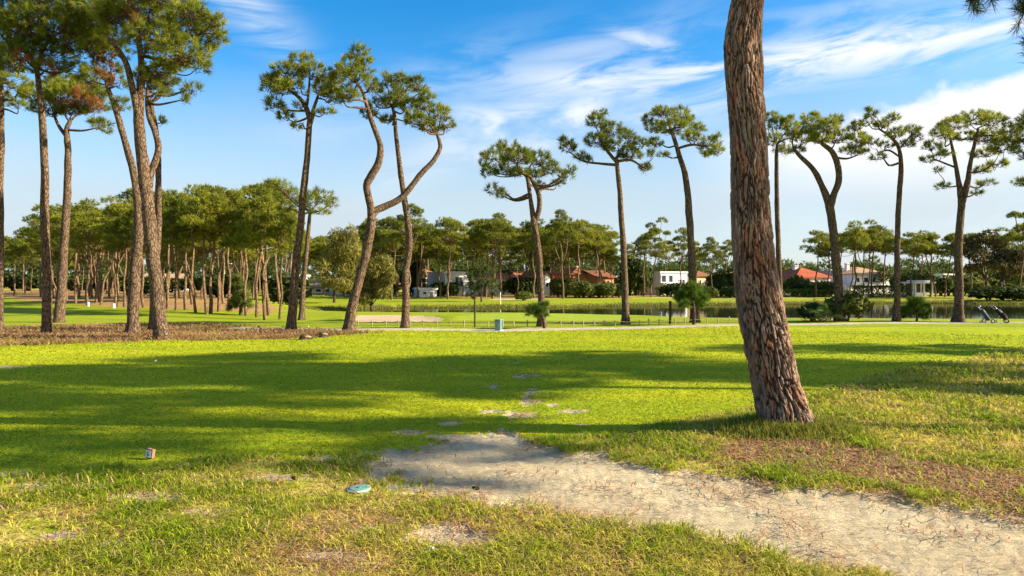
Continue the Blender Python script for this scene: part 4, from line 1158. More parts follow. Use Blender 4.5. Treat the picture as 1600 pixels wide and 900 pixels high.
bushy_pine(851, 513, 25.6, [(838, 483, 14, 9), (832, 490, 9, 6), (850, 478, 8, 7), (845, 492, 10, 5)], 'small dark bushy pine leaning left on the tee edge', trunkw=5, top=(844, 484), seed=3, base=(.045, .085, .012), light=(.10, .15, .018))
bushy_pine(1084, 504, 27.6, [(1081, 462, 22, 14), (1065, 466, 12, 11), (1097, 464, 11, 11), (1082, 450, 14, 8), (1090, 476, 12, 7), (1070, 476, 9, 6)], 'round bright green young pine on a short trunk by the fence', trunkw=6, top=(1082, 462), seed=4)
bushy_pine(1432, 502, 29.8, [(1432, 480, 14, 12), (1420, 486, 12, 9), (1446, 484, 10, 10), (1430, 470, 10, 7), (1415, 493, 8, 6), (1443, 494, 8, 6)], 'small green shrub pine at the pond edge beside the slender ragged pine', trunkw=4, top=(1432, 482), seed=5)
bushy_pine(376, 490, 39, [(374, 470, 14, 12), (378, 455, 11, 11), (372, 442, 8, 9), (384, 475, 9, 9), (364, 478, 9, 8), (382, 462, 8, 8), (372, 435, 5, 5)], 'pale yellow-green conifer bush before the left grove', name='conifer_bush', cat='shrub',
           tl=.3, tw=.012, base=(.12, .16, .03), light=(.24, .26, .06), seed=6, dens=110)
bushy_pine(752, 477, 80, [(750, 418, 14, 9), (738, 430, 12, 9), (762, 428, 12, 9), (772, 445, 11, 9), (740, 448, 13, 10), (756, 445, 14, 10), (735, 462, 8, 6), (776, 457, 8, 7), (750, 408, 8, 5)], 'mid-sized young pine with layered crown before the boxy white villa',
           tl=.5, tw=.03, K=22, base=(.055, .085, .014), light=(.12, .14, .022), trunkw=3, top=(752, 420), seed=7, dens=40)


# fan-leaved bush under the forked pine
def fan_bush(px, yb, Y):
    rng = np.random.default_rng(8); X = (px - 800) / F * Y; g = float(gz(X, Y)); o0 = np.array([X, Y, g])
    root = empty('fan_palm_bush', o0); tag(root, 'dark bush with fan-shaped leaves at the foot of the forked pine', 'shrub')
    mb = MB(); st = MB()
    for k in range(34):
        a = rng.uniform(0, 6.28); el = rng.uniform(.25, 1.35); L = rng.uniform(.35, .8)
        d = np.array([math.cos(a) * math.cos(el), math.sin(a) * math.cos(el), math.sin(el)]); b0 = np.array([rng.normal() * .25, rng.normal() * .2, .02])
        hub = b0 + d * L
        q, r = resample([b0, b0 + d * L * .5 + (0, 0, .04), hub], [.012, .01, .007], 4); st.tube(q, r, 4)
        s = unit(np.cross(d, (0, 0, 1.))); u = np.cross(s, d)
        c = np.array([.05, .085, .016]) * rng.uniform(.7, 1.6)
        for f in np.linspace(-1.35, 1.35, 13):
            dd = unit(d * math.cos(f) + s * math.sin(f) - u * .15 + np.array([0, 0, -.15])); e = hub + dd * rng.uniform(.24, .36); w = unit(np.cross(dd, u)) * .016
            m = hub + dd * .15
            mb.add([hub, m + w, e, m - w], np.array([[0, 1, 2, 3]]), c)
    mb.build('leaves', M['leaf'], root); st.build('stem', M['bark_dark'], root)


fan_bush(1283, 502, 29.3)
r_ = shrub(1324, 30.1, 1.45, 1.4, 'm', 'round green bush right behind the trunk of the forked pine')
r_ = shrub(1268, 30.4, 1.0, .95, 'd', 'low dark bush left of the fan-leaved bush')


# broad-leaved and feathery trees
def broad_tree(px, yb, Y, blobs, label, c1, c2, n, size, name='broadleaf_tree', drop=0, tw=5, forks=3, seed=1, aspect=.4):
    rng = np.random.default_rng(seed); X = (px - 800) / F * Y; g = float(gz(X, Y)); o0 = np.array([X, Y, g])
    root = empty(name, o0); tag(root, label, 'tree')
    mb = MB(); bl = []
    half = (max(b[0] for b in blobs) - min(b[0] for b in blobs)) / 2 / F * Y
    for b in blobs:
        c = W(b[0], b[1], Y + rng.uniform(-.6, .6) * half) - o0; bl.append((c, np.array([b[2], b[2], b[3]]) / F * Y))
    zt = min(c[2] for c, r in bl)
    fk = np.array([0, 0, max(.6, zt * .55)])
    q, r = resample([(0, 0, -.1), fk * .5 + (.05, 0, 0), fk], [tw * .6 / F * Y, tw * .5 / F * Y, tw * .42 / F * Y], 8); mb.tube(q, r, 9, .15)
    for c, rad in bl:
        m = (fk + c) / 2 + rng.normal(size=3) * .25 + np.array([0, 0, .1])
        q, r = resample([fk, m, c + (0, 0, rad[2] * .5)], [tw * .25 / F * Y, tw * .15 / F * Y, .02], 8); mb.tube(q, r, 6, .1)
        for k in range(7):
            e = c + unit(rng.normal(size=3)) * rad * .9; q, r = resample([m, (c + e) / 2, e], [.03, .02, .008], 5); mb.tube(q, r, 3)
    V, Fc, C = leafy(bl, n, size, rng, c1, c2, -.95, aspect, drop)
    mb.build('trunk', M['bark_dark'], root); obj('crown', mk_mesh('crown', V, Fc, C), M['leaf'], root)


broad_tree(522, 470, 76, [(528, 372, 16, 16), (545, 385, 20, 22), (520, 400, 20, 20), (505, 415, 14, 14), (540, 420, 22, 22), (560, 405, 14, 18), (548, 365, 12, 14), (535, 445, 20, 12), (512, 440, 14, 12), (556, 432, 14, 14)],
           'olive-yellow feathery tree before the low tiled house', (.17, .155, .025), (.36, .31, .07), 7500, .24, 'feathery_tree', .5, 4, seed=2, aspect=.16)
broad_tree(580, 479, 64, [(585, 420, 16, 18), (600, 415, 16, 18), (575, 445, 18, 20), (595, 450, 18, 18), (610, 432, 12, 14), (570, 465, 14, 12), (566, 425, 10, 12)],
           'lower olive-green feathery tree drooping to the water behind the twisted pine', (.16, .15, .025), (.33, .29, .065), 6500, .22, 'feathery_tree', .6, 4, seed=3, aspect=.16)
broad_tree(1541, 464, 96, [(1525, 378, 15, 14), (1545, 370, 16, 12), (1560, 385, 14, 14), (1530, 400, 16, 12), (1515, 395, 12, 12), (1550, 405, 16, 12), (1520, 418, 12, 8), (1565, 405, 10, 10)],
           'thin brown-leaved tree left of the crooked brown-leaved one on the far bank', (.10, .075, .03), (.19, .14, .05), 1900, .26, seed=4, tw=4)
broad_tree(1563, 462, 94, [(1575, 400, 14, 12), (1590, 405, 14, 14), (1560, 415, 14, 10), (1580, 420, 16, 12), (1598, 420, 12, 12), (1600, 398, 12, 12)],
           'crooked brown-leaved tree near the right end of the pond', (.09, .08, .025), (.18, .145, .045), 1700, .26, seed=5, tw=5)
broad_tree(1385, 465, 118, [(1380, 425, 10, 8), (1390, 432, 10, 8), (1372, 435, 8, 7)], 'small leafy garden tree before the large white villa', (.06, .08, .015), (.12, .14, .03), 700, .2, seed=6, tw=2)


# ------------------------------------------------------------------ houses
def wallm(name, c):
    t = NT(name); P = t.coord(); n = t.noise(P, 1.2, 5, .65); st = t.noise(t.coord((1.6, 1.6, .12)), 2.0, 5, .7)
    col = t.mix(t.mr(st, .52, .75, 0, .45), c, tuple(x * .55 for x in c))
    hv = t.n('ShaderNodeHueSaturation', ins={'Color': col, 'Value': t.mr(n, .3, .7, .9, 1.06)})
    return t.out(t.pbr(hv.outputs[0], .85, t.bump(n, .1, .02), .15))


HM = dict(white=wallm('white render', (.72, .71, .68)), offwhite=wallm('off-white render', (.62, .59, .52)), cream=wallm('cream render', (.62, .50, .33)), yellow=wallm('yellow render', (.62, .46, .21)), salmon=wallm('salmon render', (.52, .22, .11)),
          orange=wallm('orange render', (.56, .26, .10)), terracotta=wallm('terracotta render', (.50, .25, .14)), grey=wallm('grey blue render', (.42, .46, .50)))
RM = dict(red=tile_mat('red clay tiles', (.46, .12, .045), (.38, .085, .035)), brown=tile_mat('brown clay tiles', (.22, .09, .05), (.28, .12, .06)), orange=tile_mat('orange clay tiles', (.48, .20, .08), (.40, .15, .06)),
          tan=tile_mat('tan clay tiles', (.46, .30, .17), (.40, .25, .13)), white=HM['white'])
M['glass'] = plain_mat('window glass', (.03, .04, .05), .08, .05, 0, 3, .6)
M['shutter'] = plain_mat('dark frames', (.10, .085, .07), .6)
M['whitep'] = plain_mat('white paint', (.75, .75, .73), .5)


def house(name, label, px0, px1, ytop, ybase, Y, depth, wall, roof, wins, rtype='hip', rise=None, rz=0, chim=None, over=.35, blocks=(), arches=(), cat='house', door=None):
    """front facade spans px0..px1 at distance Y; eaves at ytop; wins in facade fractions (u, v, w, h)"""
    x0, x1 = (px0 - 800) / F * Y, (px1 - 800) / F * Y; xc = (x0 + x1) / 2; w = x1 - x0
    g = float(gz(xc, Y)); zt = CH - (ytop - HZ) / F * Y; h = zt - g
    root = empty(name, (xc, Y, g), rz); tag(root, label, cat)
    mb = MB(); mb.box(-w / 2, w / 2, 0, depth, -.3, h); mb.build('wall', HM[wall], root, False)
    for (u0, u1, hh, dd, mat_) in blocks:     # lower or higher wings
        b = MB(); b.box(-w / 2 + u0 * w, -w / 2 + u1 * w, -dd, depth * .6 - .01, -.31, hh * h); b.build('wing', HM[mat_], root, False)
        b = MB(); b.box(-w / 2 + u0 * w - .12, -w / 2 + u1 * w + .12, -dd - .12, depth * .6 + .1, hh * h + .002, hh * h + .16); b.build('wing_roof', HM['white'], root, False, .02)
    a, b_, c, d = -w / 2 - over, w / 2 + over, -over, depth + over
    r_ = MB(); rise = rise if rise is not None else min(w, depth) * .22
    if rtype == 'flat':
        r_.box(-w / 2 - .15, w / 2 + .15, -.15, depth + .15, h + .002, h + .3)
    elif rtype == 'hip':
        ins = min(w, depth) * .48; yy = depth / 2
        if w >= depth: rd = [(-w / 2 + ins, yy, h + rise), (w / 2 - ins, yy, h + rise)]
        else: rd = [(0, ins, h + rise), (0, depth - ins, h + rise)]
        V = [(a, c, h), (b_, c, h), (b_, d, h), (a, d, h), (a, c, h + .12), (b_, c, h + .12), (b_, d, h + .12), (a, d, h + .12)] + rd
        r_.add(V, [np.array([(0, 3, 2, 1), (0, 1, 5, 4), (1, 2, 6, 5), (2, 3, 7, 6), (3, 0, 4, 7)])])
        if w >= depth: r_.add(V, [np.array([(4, 5, 9, 8), (6, 7, 8, 9)]), np.array([(5, 6, 9), (7, 4, 8)])])
        else: r_.add(V, [np.array([(5, 6, 9, 8), (7, 4, 8, 9)]), np.array([(4, 5, 8), (6, 7, 9)])])
    elif rtype == 'gable':      # ridge along x
        V = [(a, c, h), (b_, c, h), (b_, d, h), (a, d, h), (a, depth / 2, h + rise), (b_, depth / 2, h + rise), (a, c, h + .14), (b_, c, h + .14), (b_, d, h + .14), (a, d, h + .14), (a, depth / 2, h + rise + .14), (b_, depth / 2, h + rise + .14)]
        r_.add(V, [np.array([(0, 1, 7, 6), (1, 5, 11, 7), (5, 2, 8, 11), (2, 3, 9, 8), (3, 4, 10, 9), (4, 0, 6, 10), (6, 7, 11, 10), (8, 9, 10, 11), (0, 4, 5, 1), (4, 3, 2, 5)])])
        gb = MB(); gb.add([(-w / 2, .002, h), (-w / 2, depth - .002, h), (-w / 2, depth / 2, h + rise - .03), (w / 2, .002, h), (w / 2, depth - .002, h), (w / 2, depth / 2, h + rise - .03)], np.array([(0, 2, 1), (3, 4, 5)])); gb.build('gable', HM[wall], root, False)
    elif rtype == 'front':      # gable faces the viewer
        V = [(a, c, h), (a, d, h), (0, c, h + rise), (0, d, h + rise), (b_, c, h), (b_, d, h)]
        V += [(x, y, z + .14) for x, y, z in V]
        r_.add(V, [np.array([(6, 8, 9, 7), (8, 10, 11, 9), (0, 1, 3, 2), (2, 3, 5, 4), (0, 2, 8, 6), (2, 4, 10, 8), (1, 7, 9, 3), (3, 9, 11, 5), (0, 6, 7, 1), (4, 5, 11, 10)])])
        gb = MB(); gb.add([(-w / 2, 0, h), (w / 2, 0, h), (0, 0, h + rise - .03)], np.array([(0, 1, 2)])); gb.build('gable', HM[wall], root, False)
    rf = r_.build('roof', RM[roof] if roof in RM else HM[roof], root, False)
    if chim:
        cx, cw, chh = chim; m = MB(); x = -w / 2 + cx * w; m.box(x - cw, x + cw, depth * .4, depth * .4 + 2 * cw, h - .1, h + chh); m.box(x - cw - .08, x + cw + .08, depth * .4 - .08, depth * .4 + 2 * cw + .08, h + chh + .002, h + chh + .14)
        m.build('chimney', HM['white'], rf, False)
    def opening(u, v, ww, hh, nm='window', pane='pane', mat='whitep'):
        x = -w / 2 + u * w; z = v * h; W2 = ww * w / 2; H2 = hh * h / 2; t_ = .09
        m = MB(); f_ = -.06
        m.box(x - W2 - t_, x - W2, f_, .05, z - H2 - t_, z + H2 + t_); m.box(x + W2, x + W2 + t_, f_, .05, z - H2 - t_, z + H2 + t_)
        m.box(x - W2, x + W2, f_, .05, z + H2, z + H2 + t_); m.box(x - W2, x + W2, f_, .05, z - H2 - t_, z - H2)
        if W2 > .5: m.box(x - .03, x + .03, f_ + .01, .05, z - H2, z + H2)
        m.box(x - W2 - .16, x + W2 + .16, f_ - .07, f_ - .002, z - H2 - t_ - .05, z - H2 - t_ + .03)
        fr = m.build(nm, M[mat], root, False)
        p = MB(); p.box(x - W2, x + W2, -.02, .04, z - H2, z + H2); p.build(pane, M['glass'], fr, False)
    for wv in wins: opening(*wv)
    if door:
        u, ww, hh = door; x = -w / 2 + u * w
        m = MB(); m.box(x - ww * w / 2, x + ww * w / 2, -.05, .03, 0, hh * h); dd = m.build('door', M['shutter'], root, False)
        m = MB(); m.box(x + ww * w * .36, x + ww * w * .36 + .05, -.11, -.052, hh * h * .45, hh * h * .45 + .12); m.build('handle', M['whitep'], dd, False)
    return root, w, h


house('house', 'low cream house with tan tiled roof and arched gable, behind the olive feathery tree', 478, 540, 449, 466, 108, 7, 'cream', 'tan', [(.12, .5, .1, .5), (.32, .5, .12, .5), (.55, .45, .12, .5)], 'gable', 1.1, door=(.85, .1, .75), rz=R(14))
house('house', 'small white block house at the left pond end, left of the cream low house', 461, 484, 432, 464, 118, 6, 'white', 'white', [(.35, .7, .22, .2), (.7, .35, .2, .25)], 'flat', rz=R(30))
house('house', 'white gabled front with a dark square window right of the cream low house', 522, 544, 448, 464, 105, 5, 'offwhite', 'tan', [(.5, .45, .3, .4)], 'front', 1.0, rz=R(25))
house('house', 'cream house with orange roof half hidden by the lower feathery tree', 584, 623, 446, 462, 112, 7, 'cream', 'orange', [(.2, .5, .14, .45), (.55, .5, .14, .45), (.82, .5, .12, .4)], 'gable', 1.2, door=(.38, .1, .75), rz=R(18))
house('house', 'terracotta walled house behind the straight pine, left of the boxy white villa', 646, 688, 430, 462, 122, 8, 'terracotta', 'orange', [(.2, .7, .12, .22), (.5, .7, .12, .22), (.8, .7, .12, .22), (.3, .28, .14, .28), (.7, .28, .14, .28)], 'hip', 1.2, rz=R(22))
house('shed', 'small white flat-roofed shed by the pond, in front of the terracotta house', 655, 683, 453, 467, 100, 3, 'white', 'white', [(.3, .55, .2, .35)], 'flat', cat='shed', door=(.7, .2, .75), rz=R(24))
house('house', 'boxy white modern villa with one large dark window, across the pond', 694, 734, 427, 463, 106, 8, 'white', 'white', [(.58, .62, .3, .42), (.2, .25, .16, .28)], 'flat', blocks=[(.72, 1.35, .62, .6, 'grey')], door=(.45, .12, .4), rz=R(26))
house('house', 'long white and cream house right of the boxy white villa', 752, 808, 436, 462, 114, 8, 'offwhite', 'orange', [(.1, .5, .08, .4), (.3, .5, .1, .4), (.52, .5, .1, .4), (.75, .5, .1, .4)], 'hip', 1.3, door=(.9, .07, .6), rz=R(16))
house('house', 'white house with orange tiled roof and front gable, behind the dark round shrubs', 812, 846, 437, 462, 116, 8, 'white', 'orange', [(.2, .65, .14, .3), (.5, .65, .14, .3), (.8, .65, .14, .3)], 'gable', 1.4, rz=R(18))
house('house', 'white gable end standing between the orange houses and the low-crowned pine', 846, 863, 434, 460, 112, 6, 'white', 'orange', [(.5, .6, .26, .25)], 'front', 1.0, rz=R(34))
house('house', 'small orange house tucked right of the white gable end', 864, 880, 434, 461, 118, 6, 'orange', 'tan', [(.3, .65, .2, .26), (.7, .65, .2, .26)], 'hip', .7, rz=R(24))
house('house', 'salmon house with brown hipped roof above the ball shrubs', 892, 928, 429, 462, 112, 8, 'salmon', 'brown', [(.25, .68, .13, .22), (.72, .68, .13, .22), (.48, .3, .2, .3)], 'hip', 1.2, chim=(.7, .25, 1.3), rz=R(22))
house('house', 'red-orange house with dark roof left of the slim straight pine', 931, 962, 434, 462, 110, 7, 'salmon', 'brown', [(.2, .6, .15, .3), (.75, .6, .15, .3)], 'gable', 1.1, blocks=[(.62, 1.1, .6, 1.2, 'orange')], rz=R(28))
house('house', 'white modern house with balconies and pale blue upper window', 1028, 1078, 427, 461, 110, 8, 'white', 'white', [(.12, .75, .16, .3), (.38, .75, .14, .3), (.2, .28, .22, .4), (.8, .6, .2, .22)], 'flat', blocks=[(-.04, .4, .52, 1.3, 'white')], door=(.55, .08, .42), rz=R(22))
house('house', 'yellow house with reddish hip roof next left of the big foreground trunk', 1086, 1112, 432, 462, 114, 7, 'yellow', 'brown', [(.25, .68, .16, .24), (.7, .68, .16, .24), (.4, .25, .2, .3)], 'hip', 1.0, rz=R(26))
house('house', 'low cream annex with tiled roof beside the yellow house', 1112, 1126, 442, 462, 112, 6, 'cream', 'orange', [(.5, .5, .3, .4)], 'hip', .8)
house('house', 'cream house partly hidden behind the big foreground trunk', 1129, 1232, 430, 460, 130, 8, 'cream', 'tan', [(.08, .6, .05, .3), (.2, .6, .05, .3), (.85, .6, .05, .3), (.95, .6, .04, .3)], 'hip', 1.0)
house('house', 'white house with big red tiled roof and chimney on the right bank', 1240, 1302, 434, 461, 118, 9, 'white', 'red', [(.5, .5, .05, .4), (.7, .5, .06, .45), (.9, .5, .08, .5)], 'hip', 1.9, chim=(.4, .35, 2.1), door=(.8, .06, .65), rz=R(14))
house('house', 'low red-tiled wing in front of the big red roof', 1224, 1272, 443, 461, 113, 5, 'white', 'red', [(.65, .5, .1, .5), (.85, .5, .1, .5)], 'hip', 1.3, cat='house')
house('house', 'large white two-storey villa with tan tiled roof and long white terrace', 1330, 1394, 429, 462, 118, 9, 'white', 'tan', [(.12, .72, .07, .22), (.34, .72, .12, .24), (.56, .72, .08, .22), (.8, .72, .1, .22), (.15, .28, .1, .32), (.45, .28, .1, .32), (.75, .28, .12, .32)], 'hip', 1.4, chim=(.25, .3, 1.9),
      blocks=[(-.32, 1.38, .42, .9, 'white')], door=(.3, .05, .38), rz=R(12))
house('house', 'white two-storey corner house between the red roof and the large white villa', 1303, 1326, 431, 461, 121, 7, 'white', 'tan', [(.3, .7, .16, .22), (.7, .7, .16, .22), (.5, .28, .3, .3)], 'hip', 1.0, rz=R(28))
house('house', 'low white flat-roofed house far behind the right-hand pines', 1468, 1536, 430, 456, 138, 8, 'white', 'white', [(.2, .55, .07, .4), (.45, .55, .1, .4), (.7, .55, .1, .4), (.9, .55, .06, .4)], 'flat', door=(.58, .04, .7), rz=R(14))
house('house', 'pale house glimpsed through the trunks of the left grove', 330, 352, 441, 458, 130, 7, 'terracotta', 'orange', [(.3, .5, .16, .4), (.7, .5, .16, .4)], 'gable', 1.1)
house('house', 'white house glimpsed between the trunks, left of the thick forked pine', 192, 212, 434, 457, 122, 7, 'white', 'orange', [(.3, .6, .16, .3), (.7, .6, .16, .3)], 'flat', rz=R(25))
house('house', 'white house glimpsed right of the thick forked pine through the grove', 226, 282, 438, 457, 132, 7, 'white', 'tan', [(.2, .5, .1, .4), (.5, .5, .1, .4), (.8, .5, .1, .4)], 'gable', 1.2, rz=R(15))


def pavilion(px0, px1, Y):
    x0, x1 = (px0 - 800) / F * Y, (px1 - 800) / F * Y; w = x1 - x0; g = float(gz((x0 + x1) / 2, Y))
    root = empty('garden_pavilion', ((x0 + x1) / 2, Y, g)); tag(root, 'open white garden pavilion with flat roof on the far bank', 'pavilion')
    m = MB(); m.box(-w / 2 - .3, w / 2 + .3, -.3, 3.3, 1.95, 2.2); m.box(-w / 2 + .3, w / 2 - .3, .3, 2.7, 2.202, 2.45); m.build('roof', HM['white'], root, False, .02)
    for x in (-w / 2, -.05, w / 2 - .15):
        for y in (0, 2.85):
            m = MB(); m.box(x, x + .18, y, y + .18, -.1, 1.948); m.build('post', HM['white'], root, False)
    m = MB(); m.box(-w / 2 + .2, w / 2 - .2, 3.06, 3.16, -.1, 1.9); m.build('back_wall', M['shutter'], root, False)
    m = MB(); m.box(-w / 2 + .4, w / 2 - .5, .6, 1.4, -.1, .55); m.build('bench', HM['white'], root, False)


pavilion(1430, 1458, 103)
# low white garden wall on the right bank
x0, x1 = (1445 - 800) / F * 93, (1600 - 800) / F * 93


def garden_palm():
    rng = np.random.default_rng(4); Y = 104; X = (1264 - 800) / F * Y; g = float(gz(X, Y)); root = empty('palm_tree', (X, Y, g)); tag(root, 'small pale palm in the garden before the red-roofed house', 'tree')
    m = MB(); q, r = resample([(0, 0, -.1), (.05, 0, .5), (0, 0, 1.0)], [.2, .18, .14], 6); m.tube(q, r, 8, .2); m.build('trunk', M['bark_dark'], root)
    f = MB()
    for k in range(26):
        a = k * 2.4; el = rng.uniform(.0, 1.2); d = np.array([math.cos(a) * math.cos(el), math.sin(a) * math.cos(el), math.sin(el)]); p0 = np.array([0, 0, 1.0]); pts = [p0 + d * t * 1.8 - np.array([0, 0, .55 * t * t]) for t in np.linspace(0, 1, 7)]
        for i in range(6):
            for sg in (-1, 1):
                for e in (0, .5):
                    b0 = pts[i] * (1 - e) + pts[i + 1] * e; s = unit(np.cross(d, (0, 0, 1.))) * sg
                    tip = b0 + (s * .8 + d * .6) * .38 - (0, 0, .12); wd = d * .03
                    f.add([b0 - wd, b0 + wd, tip], np.array([[0, 1, 2]]), np.array([.16, .17, .06]) * rng.uniform(.7, 1.3))
    f.build('fronds', M['leaf'], root)


garden_palm()


def street_lamp(px, ytop, Y, label):
    X = (px - 800) / F * Y; g = float(gz(X, Y)); h = CH - (ytop - HZ) / F * Y - g
    root = empty('street_lamp', (X, Y, g)); tag(root, label, 'street lamp')
    m = MB(); q, r = resample([(0, 0, -.1), (0, 0, h * .95)], [.07, .045], 6); m.tube(q, r, 8); q, r = resample([(0, 0, h * .95), (0, 0, h), (.3, 0, h + .06), (.7, 0, h + .02)], [.045, .04, .035, .03], 8); m.tube(q, r, 8); m.build('pole', M['whitep'], root)
    m = MB(); m.box(.6, 1.25, -.12, .12, h - .06, h + .08); m.build('lamp_head', M['whitep'], root, False, .03)


street_lamp(1247, 407, 128, 'pale street lamp on a pole above the red-roofed house')
street_lamp(351, 412, 118, 'pale street lamp standing among the left grove trunks')


# ------------------------------------------------------------------ furniture of the course
M['wood'] = plain_mat('weathered wood', (.36, .28, .18), .9, .25, .4, 14, .1)
M['wood_dark'] = plain_mat('dark stained wood', (.045, .034, .026), .8, .25, .4, 14, .2)
M['rope'] = plain_mat('rope', (.30, .23, .14), .9, .2, .4, 40, .1)
M['steelgreen'] = plain_mat('grey green paint', (.085, .17, .175), .45, .1, .05, 8, .4)
M['steelgreen_lid'] = plain_mat('lighter grey green lid', (.16, .25, .25), .45, .1, .05, 8, .4)
M['black'] = plain_mat('black fabric', (.012, .013, .016), .75, .2, .3, 20, .2)
M['navy'] = plain_mat('navy fabric', (.03, .045, .085), .7, .2, .3, 20, .25)
M['lightgrey'] = plain_mat('light grey panel', (.55, .57, .6), .55, .1, .1, 20, .3)
M['metal'] = plain_mat('brushed metal', (.55, .56, .58), .3, .05, .02, 20, .5, Metallic=.9)
M['rubber'] = plain_mat('rubber', (.015, .015, .016), .8)
M['turq'] = plain_mat('faded turquoise plastic', (.13, .27, .22), .6, .12, .15, 18, .3)
M['plate'] = plain_mat('white enamel plate', (.62, .66, .72), .4, .04, .02, 20, .4)
M['ink'] = plain_mat('blue grey lettering', (.05, .075, .13), .5, .1, 0, 10)
M['woodblock'] = plain_mat('pinkish cut wood', (.42, .22, .14), .8, .2, .3, 60, .15)
M['cone'] = plain_mat('pine cone', (.055, .035, .024), .85, .3, .4, 40, .1)
M['ball'] = plain_mat('white golf ball', (.8, .8, .78), .3, .02, .05, 300, .5)


def rope_fence():
    pts = [560, 582, 603, 622, 641, 661, 683, 704, 725, 763, 786, 803, 824, 846, 876, 896, 911, 929, 944, 961, 999, 1014, 1030, 1054, 1070, 1086, 1104, 1122, 1140, 1158]
    root = empty('rope_fence', (0, 28, float(gz(0, 28)))); tag(root, 'low fence of short wooden stakes and rope along the far path', 'fence')
    line = []
    for i, p in enumerate(pts):
        Yc = np.interp(p, [560, 760, 1000, 1160], [26.6, 26.4, 27.6, 29.4]); X = (p - 800) / F * Yc; g = float(gz(X, Yc))
        line.append((X, Yc, g)); h = random.uniform(.20, .28); o = np.array([X, Yc - 28, g - float(gz(0, 28))])
        m = MB(); q, r = resample([o - (0, 0, .1), o + (random.uniform(-.015, .015), random.uniform(-.015, .015), h)], [.024, .022], 4); m.tube(q, r, 8); m.build('stake', M['wood'], root)
    g0 = float(gz(0, 28)); m = MB(); m2 = []
    for (a, b) in zip(line[:-1], line[1:]):
        a_, b_ = np.array([a[0], a[1] - 28, a[2] - g0 + .18]), np.array([b[0], b[1] - 28, b[2] - g0 + .18]); m2.append(a_); m2.append((a_ + b_) / 2 - (0, 0, .04))
    m2.append(b_); m.tube(np.array(m2), np.full(len(m2), .011), 6); m.build('rope', M['rope'], root)


rope_fence()


def post(px, yb, yt, w, label, mat, Y=None, name='wooden_post', cat='post', cap=None):
    Y = Y or CH * F / (yb - HZ); X = (px - 800) / F * Y; g = float(gz(X, Y)); h = (yb - yt) / F * Y; r0 = w * .5 / F * Y
    root = empty(name, (X, Y, g)); tag(root, label, cat)
    m = MB(); q, r = resample([(0, 0, -.15), (random.uniform(-.02, .02), 0, h)], [r0, r0 * .9], 6); m.tube(q, r, 10, .05); m.build('shaft', M[mat], root)
    if cap:
        m = MB(); q, r = resample([(0, 0, h - .005), (0, 0, h + .04), (0, 0, h + .06)], [r0 * 1.25, r0 * 1.25, r0 * .5], 6); m.tube(q, r, 10); m.build('cap', M[cap], root)
    return root


post(742, 511, 466, 2.6, 'thin dark pole on the green side, left of the grey-green box', 'wood_dark', 26.2, 'thin_pole', 'pole', 'wood_dark')
post(1047, 504, 470, 4.2, 'thick dark wooden post by the fence, left of the round young pine', 'wood_dark', 28.2, cap='wood_dark')
post(782, 486, 468, 1.3, 'short white stake at the far water edge behind the green', 'whitep', 73.2, 'white_stake', 'stake', 'whitep')
for px, yb, lab in ((138, 477, 'white tree guard at the foot of the front pine, left one'), (178, 480, 'white tree guard at the foot of the forked pine, right one')):
    Y = CH * F / (yb - HZ) - .4; X = (px - 800) / F * Y; g = float(gz(X, Y)); root = empty('tree_guard', (X, Y, g)); root.scale = (.6, .6, .55); tag(root, lab, 'tree guard')
    m = MB(); q, r = resample([(0, 0, -.05), (0, 0, .5)], [.13, .12], 6); m.tube(q, r, 12, .03); m.build('sleeve', M['whitep'], root)
    m = MB(); q, r = resample([(0, 0, .5), (0, 0, .53), (0, 0, .535)], [.135, .135, .09], 4); m.tube(q, r, 12); m.build('rim', M['lightgrey'], root)


def utility_box():
    Y = 24.6; X = (779 - 800) / F * Y; g = float(gz(X, Y)); root = empty('utility_box', (X, Y, g), R(-28)); tag(root, 'grey-green metal utility box standing alone at the far tee edge', 'utility box')
    m = MB(); m.box(-.11, .11, -.09, .09, -.05, .37); m.build('body', M['steelgreen'], root, False, .008)
    m = MB(); m.box(-.125, .125, -.105, .105, .372, .405); m.build('lid', M['steelgreen_lid'], root, False, .008)
    m = MB(); m.box(-.09, .09, -.098, -.092, .03, .33); d = m.build('door', M['steelgreen_lid'], root, False)
    m = MB(); m.box(.05, .07, -.112, -.099, .16, .22); m.build('handle', M['metal'], d, False)
    m = MB(); m.box(-.14, .14, -.12, .12, -.06, .02); m.build('plinth', M['lightgrey'], root, False, .005)


utility_box()


def tee_marker():
    gx, gy = G(234, 717); g = float(gz(gx, gy)); root = empty('tee_marker', (gx, gy, g), R(-42)); tag(root, 'small wooden tee marker block with white square plate on the grass', 'tee marker')
    root.rotation_euler = (R(-4), R(7), R(-20))
    w, h, d = .040, .088, .020
    m = MB(); m.box(-w, w, -d, d, .012, h + .012); b = m.build('block', M['woodblock'], root, False, .010)
    m = MB(); m.box(-w * .99, w * .99, -d - .006, -d + .001, .013, h + .010); m.build('dark_border', M['wood_dark'], root, False, .004)
    m = MB(); m.box(-w * .78, w * .78, -d - .009, -d - .0062, .013 + h * .10, .012 + h * .88); p = m.build('plate', M['plate'], root, False, .002)
    m = MB(); zc = .012 + h * .5; f = -d - .0105     # hooked blue-grey mark, as seen on the plate
    arc = [(math.cos(t_) * .013, f, zc + math.sin(t_) * .017) for t_ in np.linspace(.9, 5.4, 16)]
    m.tube(np.array(arc), np.full(16, .0035), 6); m.tube(np.array([(.002, f, zc - .002), (.013, f, zc - .003), (.013, f, zc - .016)]), np.full(3, .0035), 6); m.build('mark', M['ink'], p)
    m = MB(); q, r = resample([(0, 0, -.06), (0, 0, .012)], [.006, .008], 4); m.tube(q, r, 8); m.build('peg', M['metal'], root)


tee_marker()


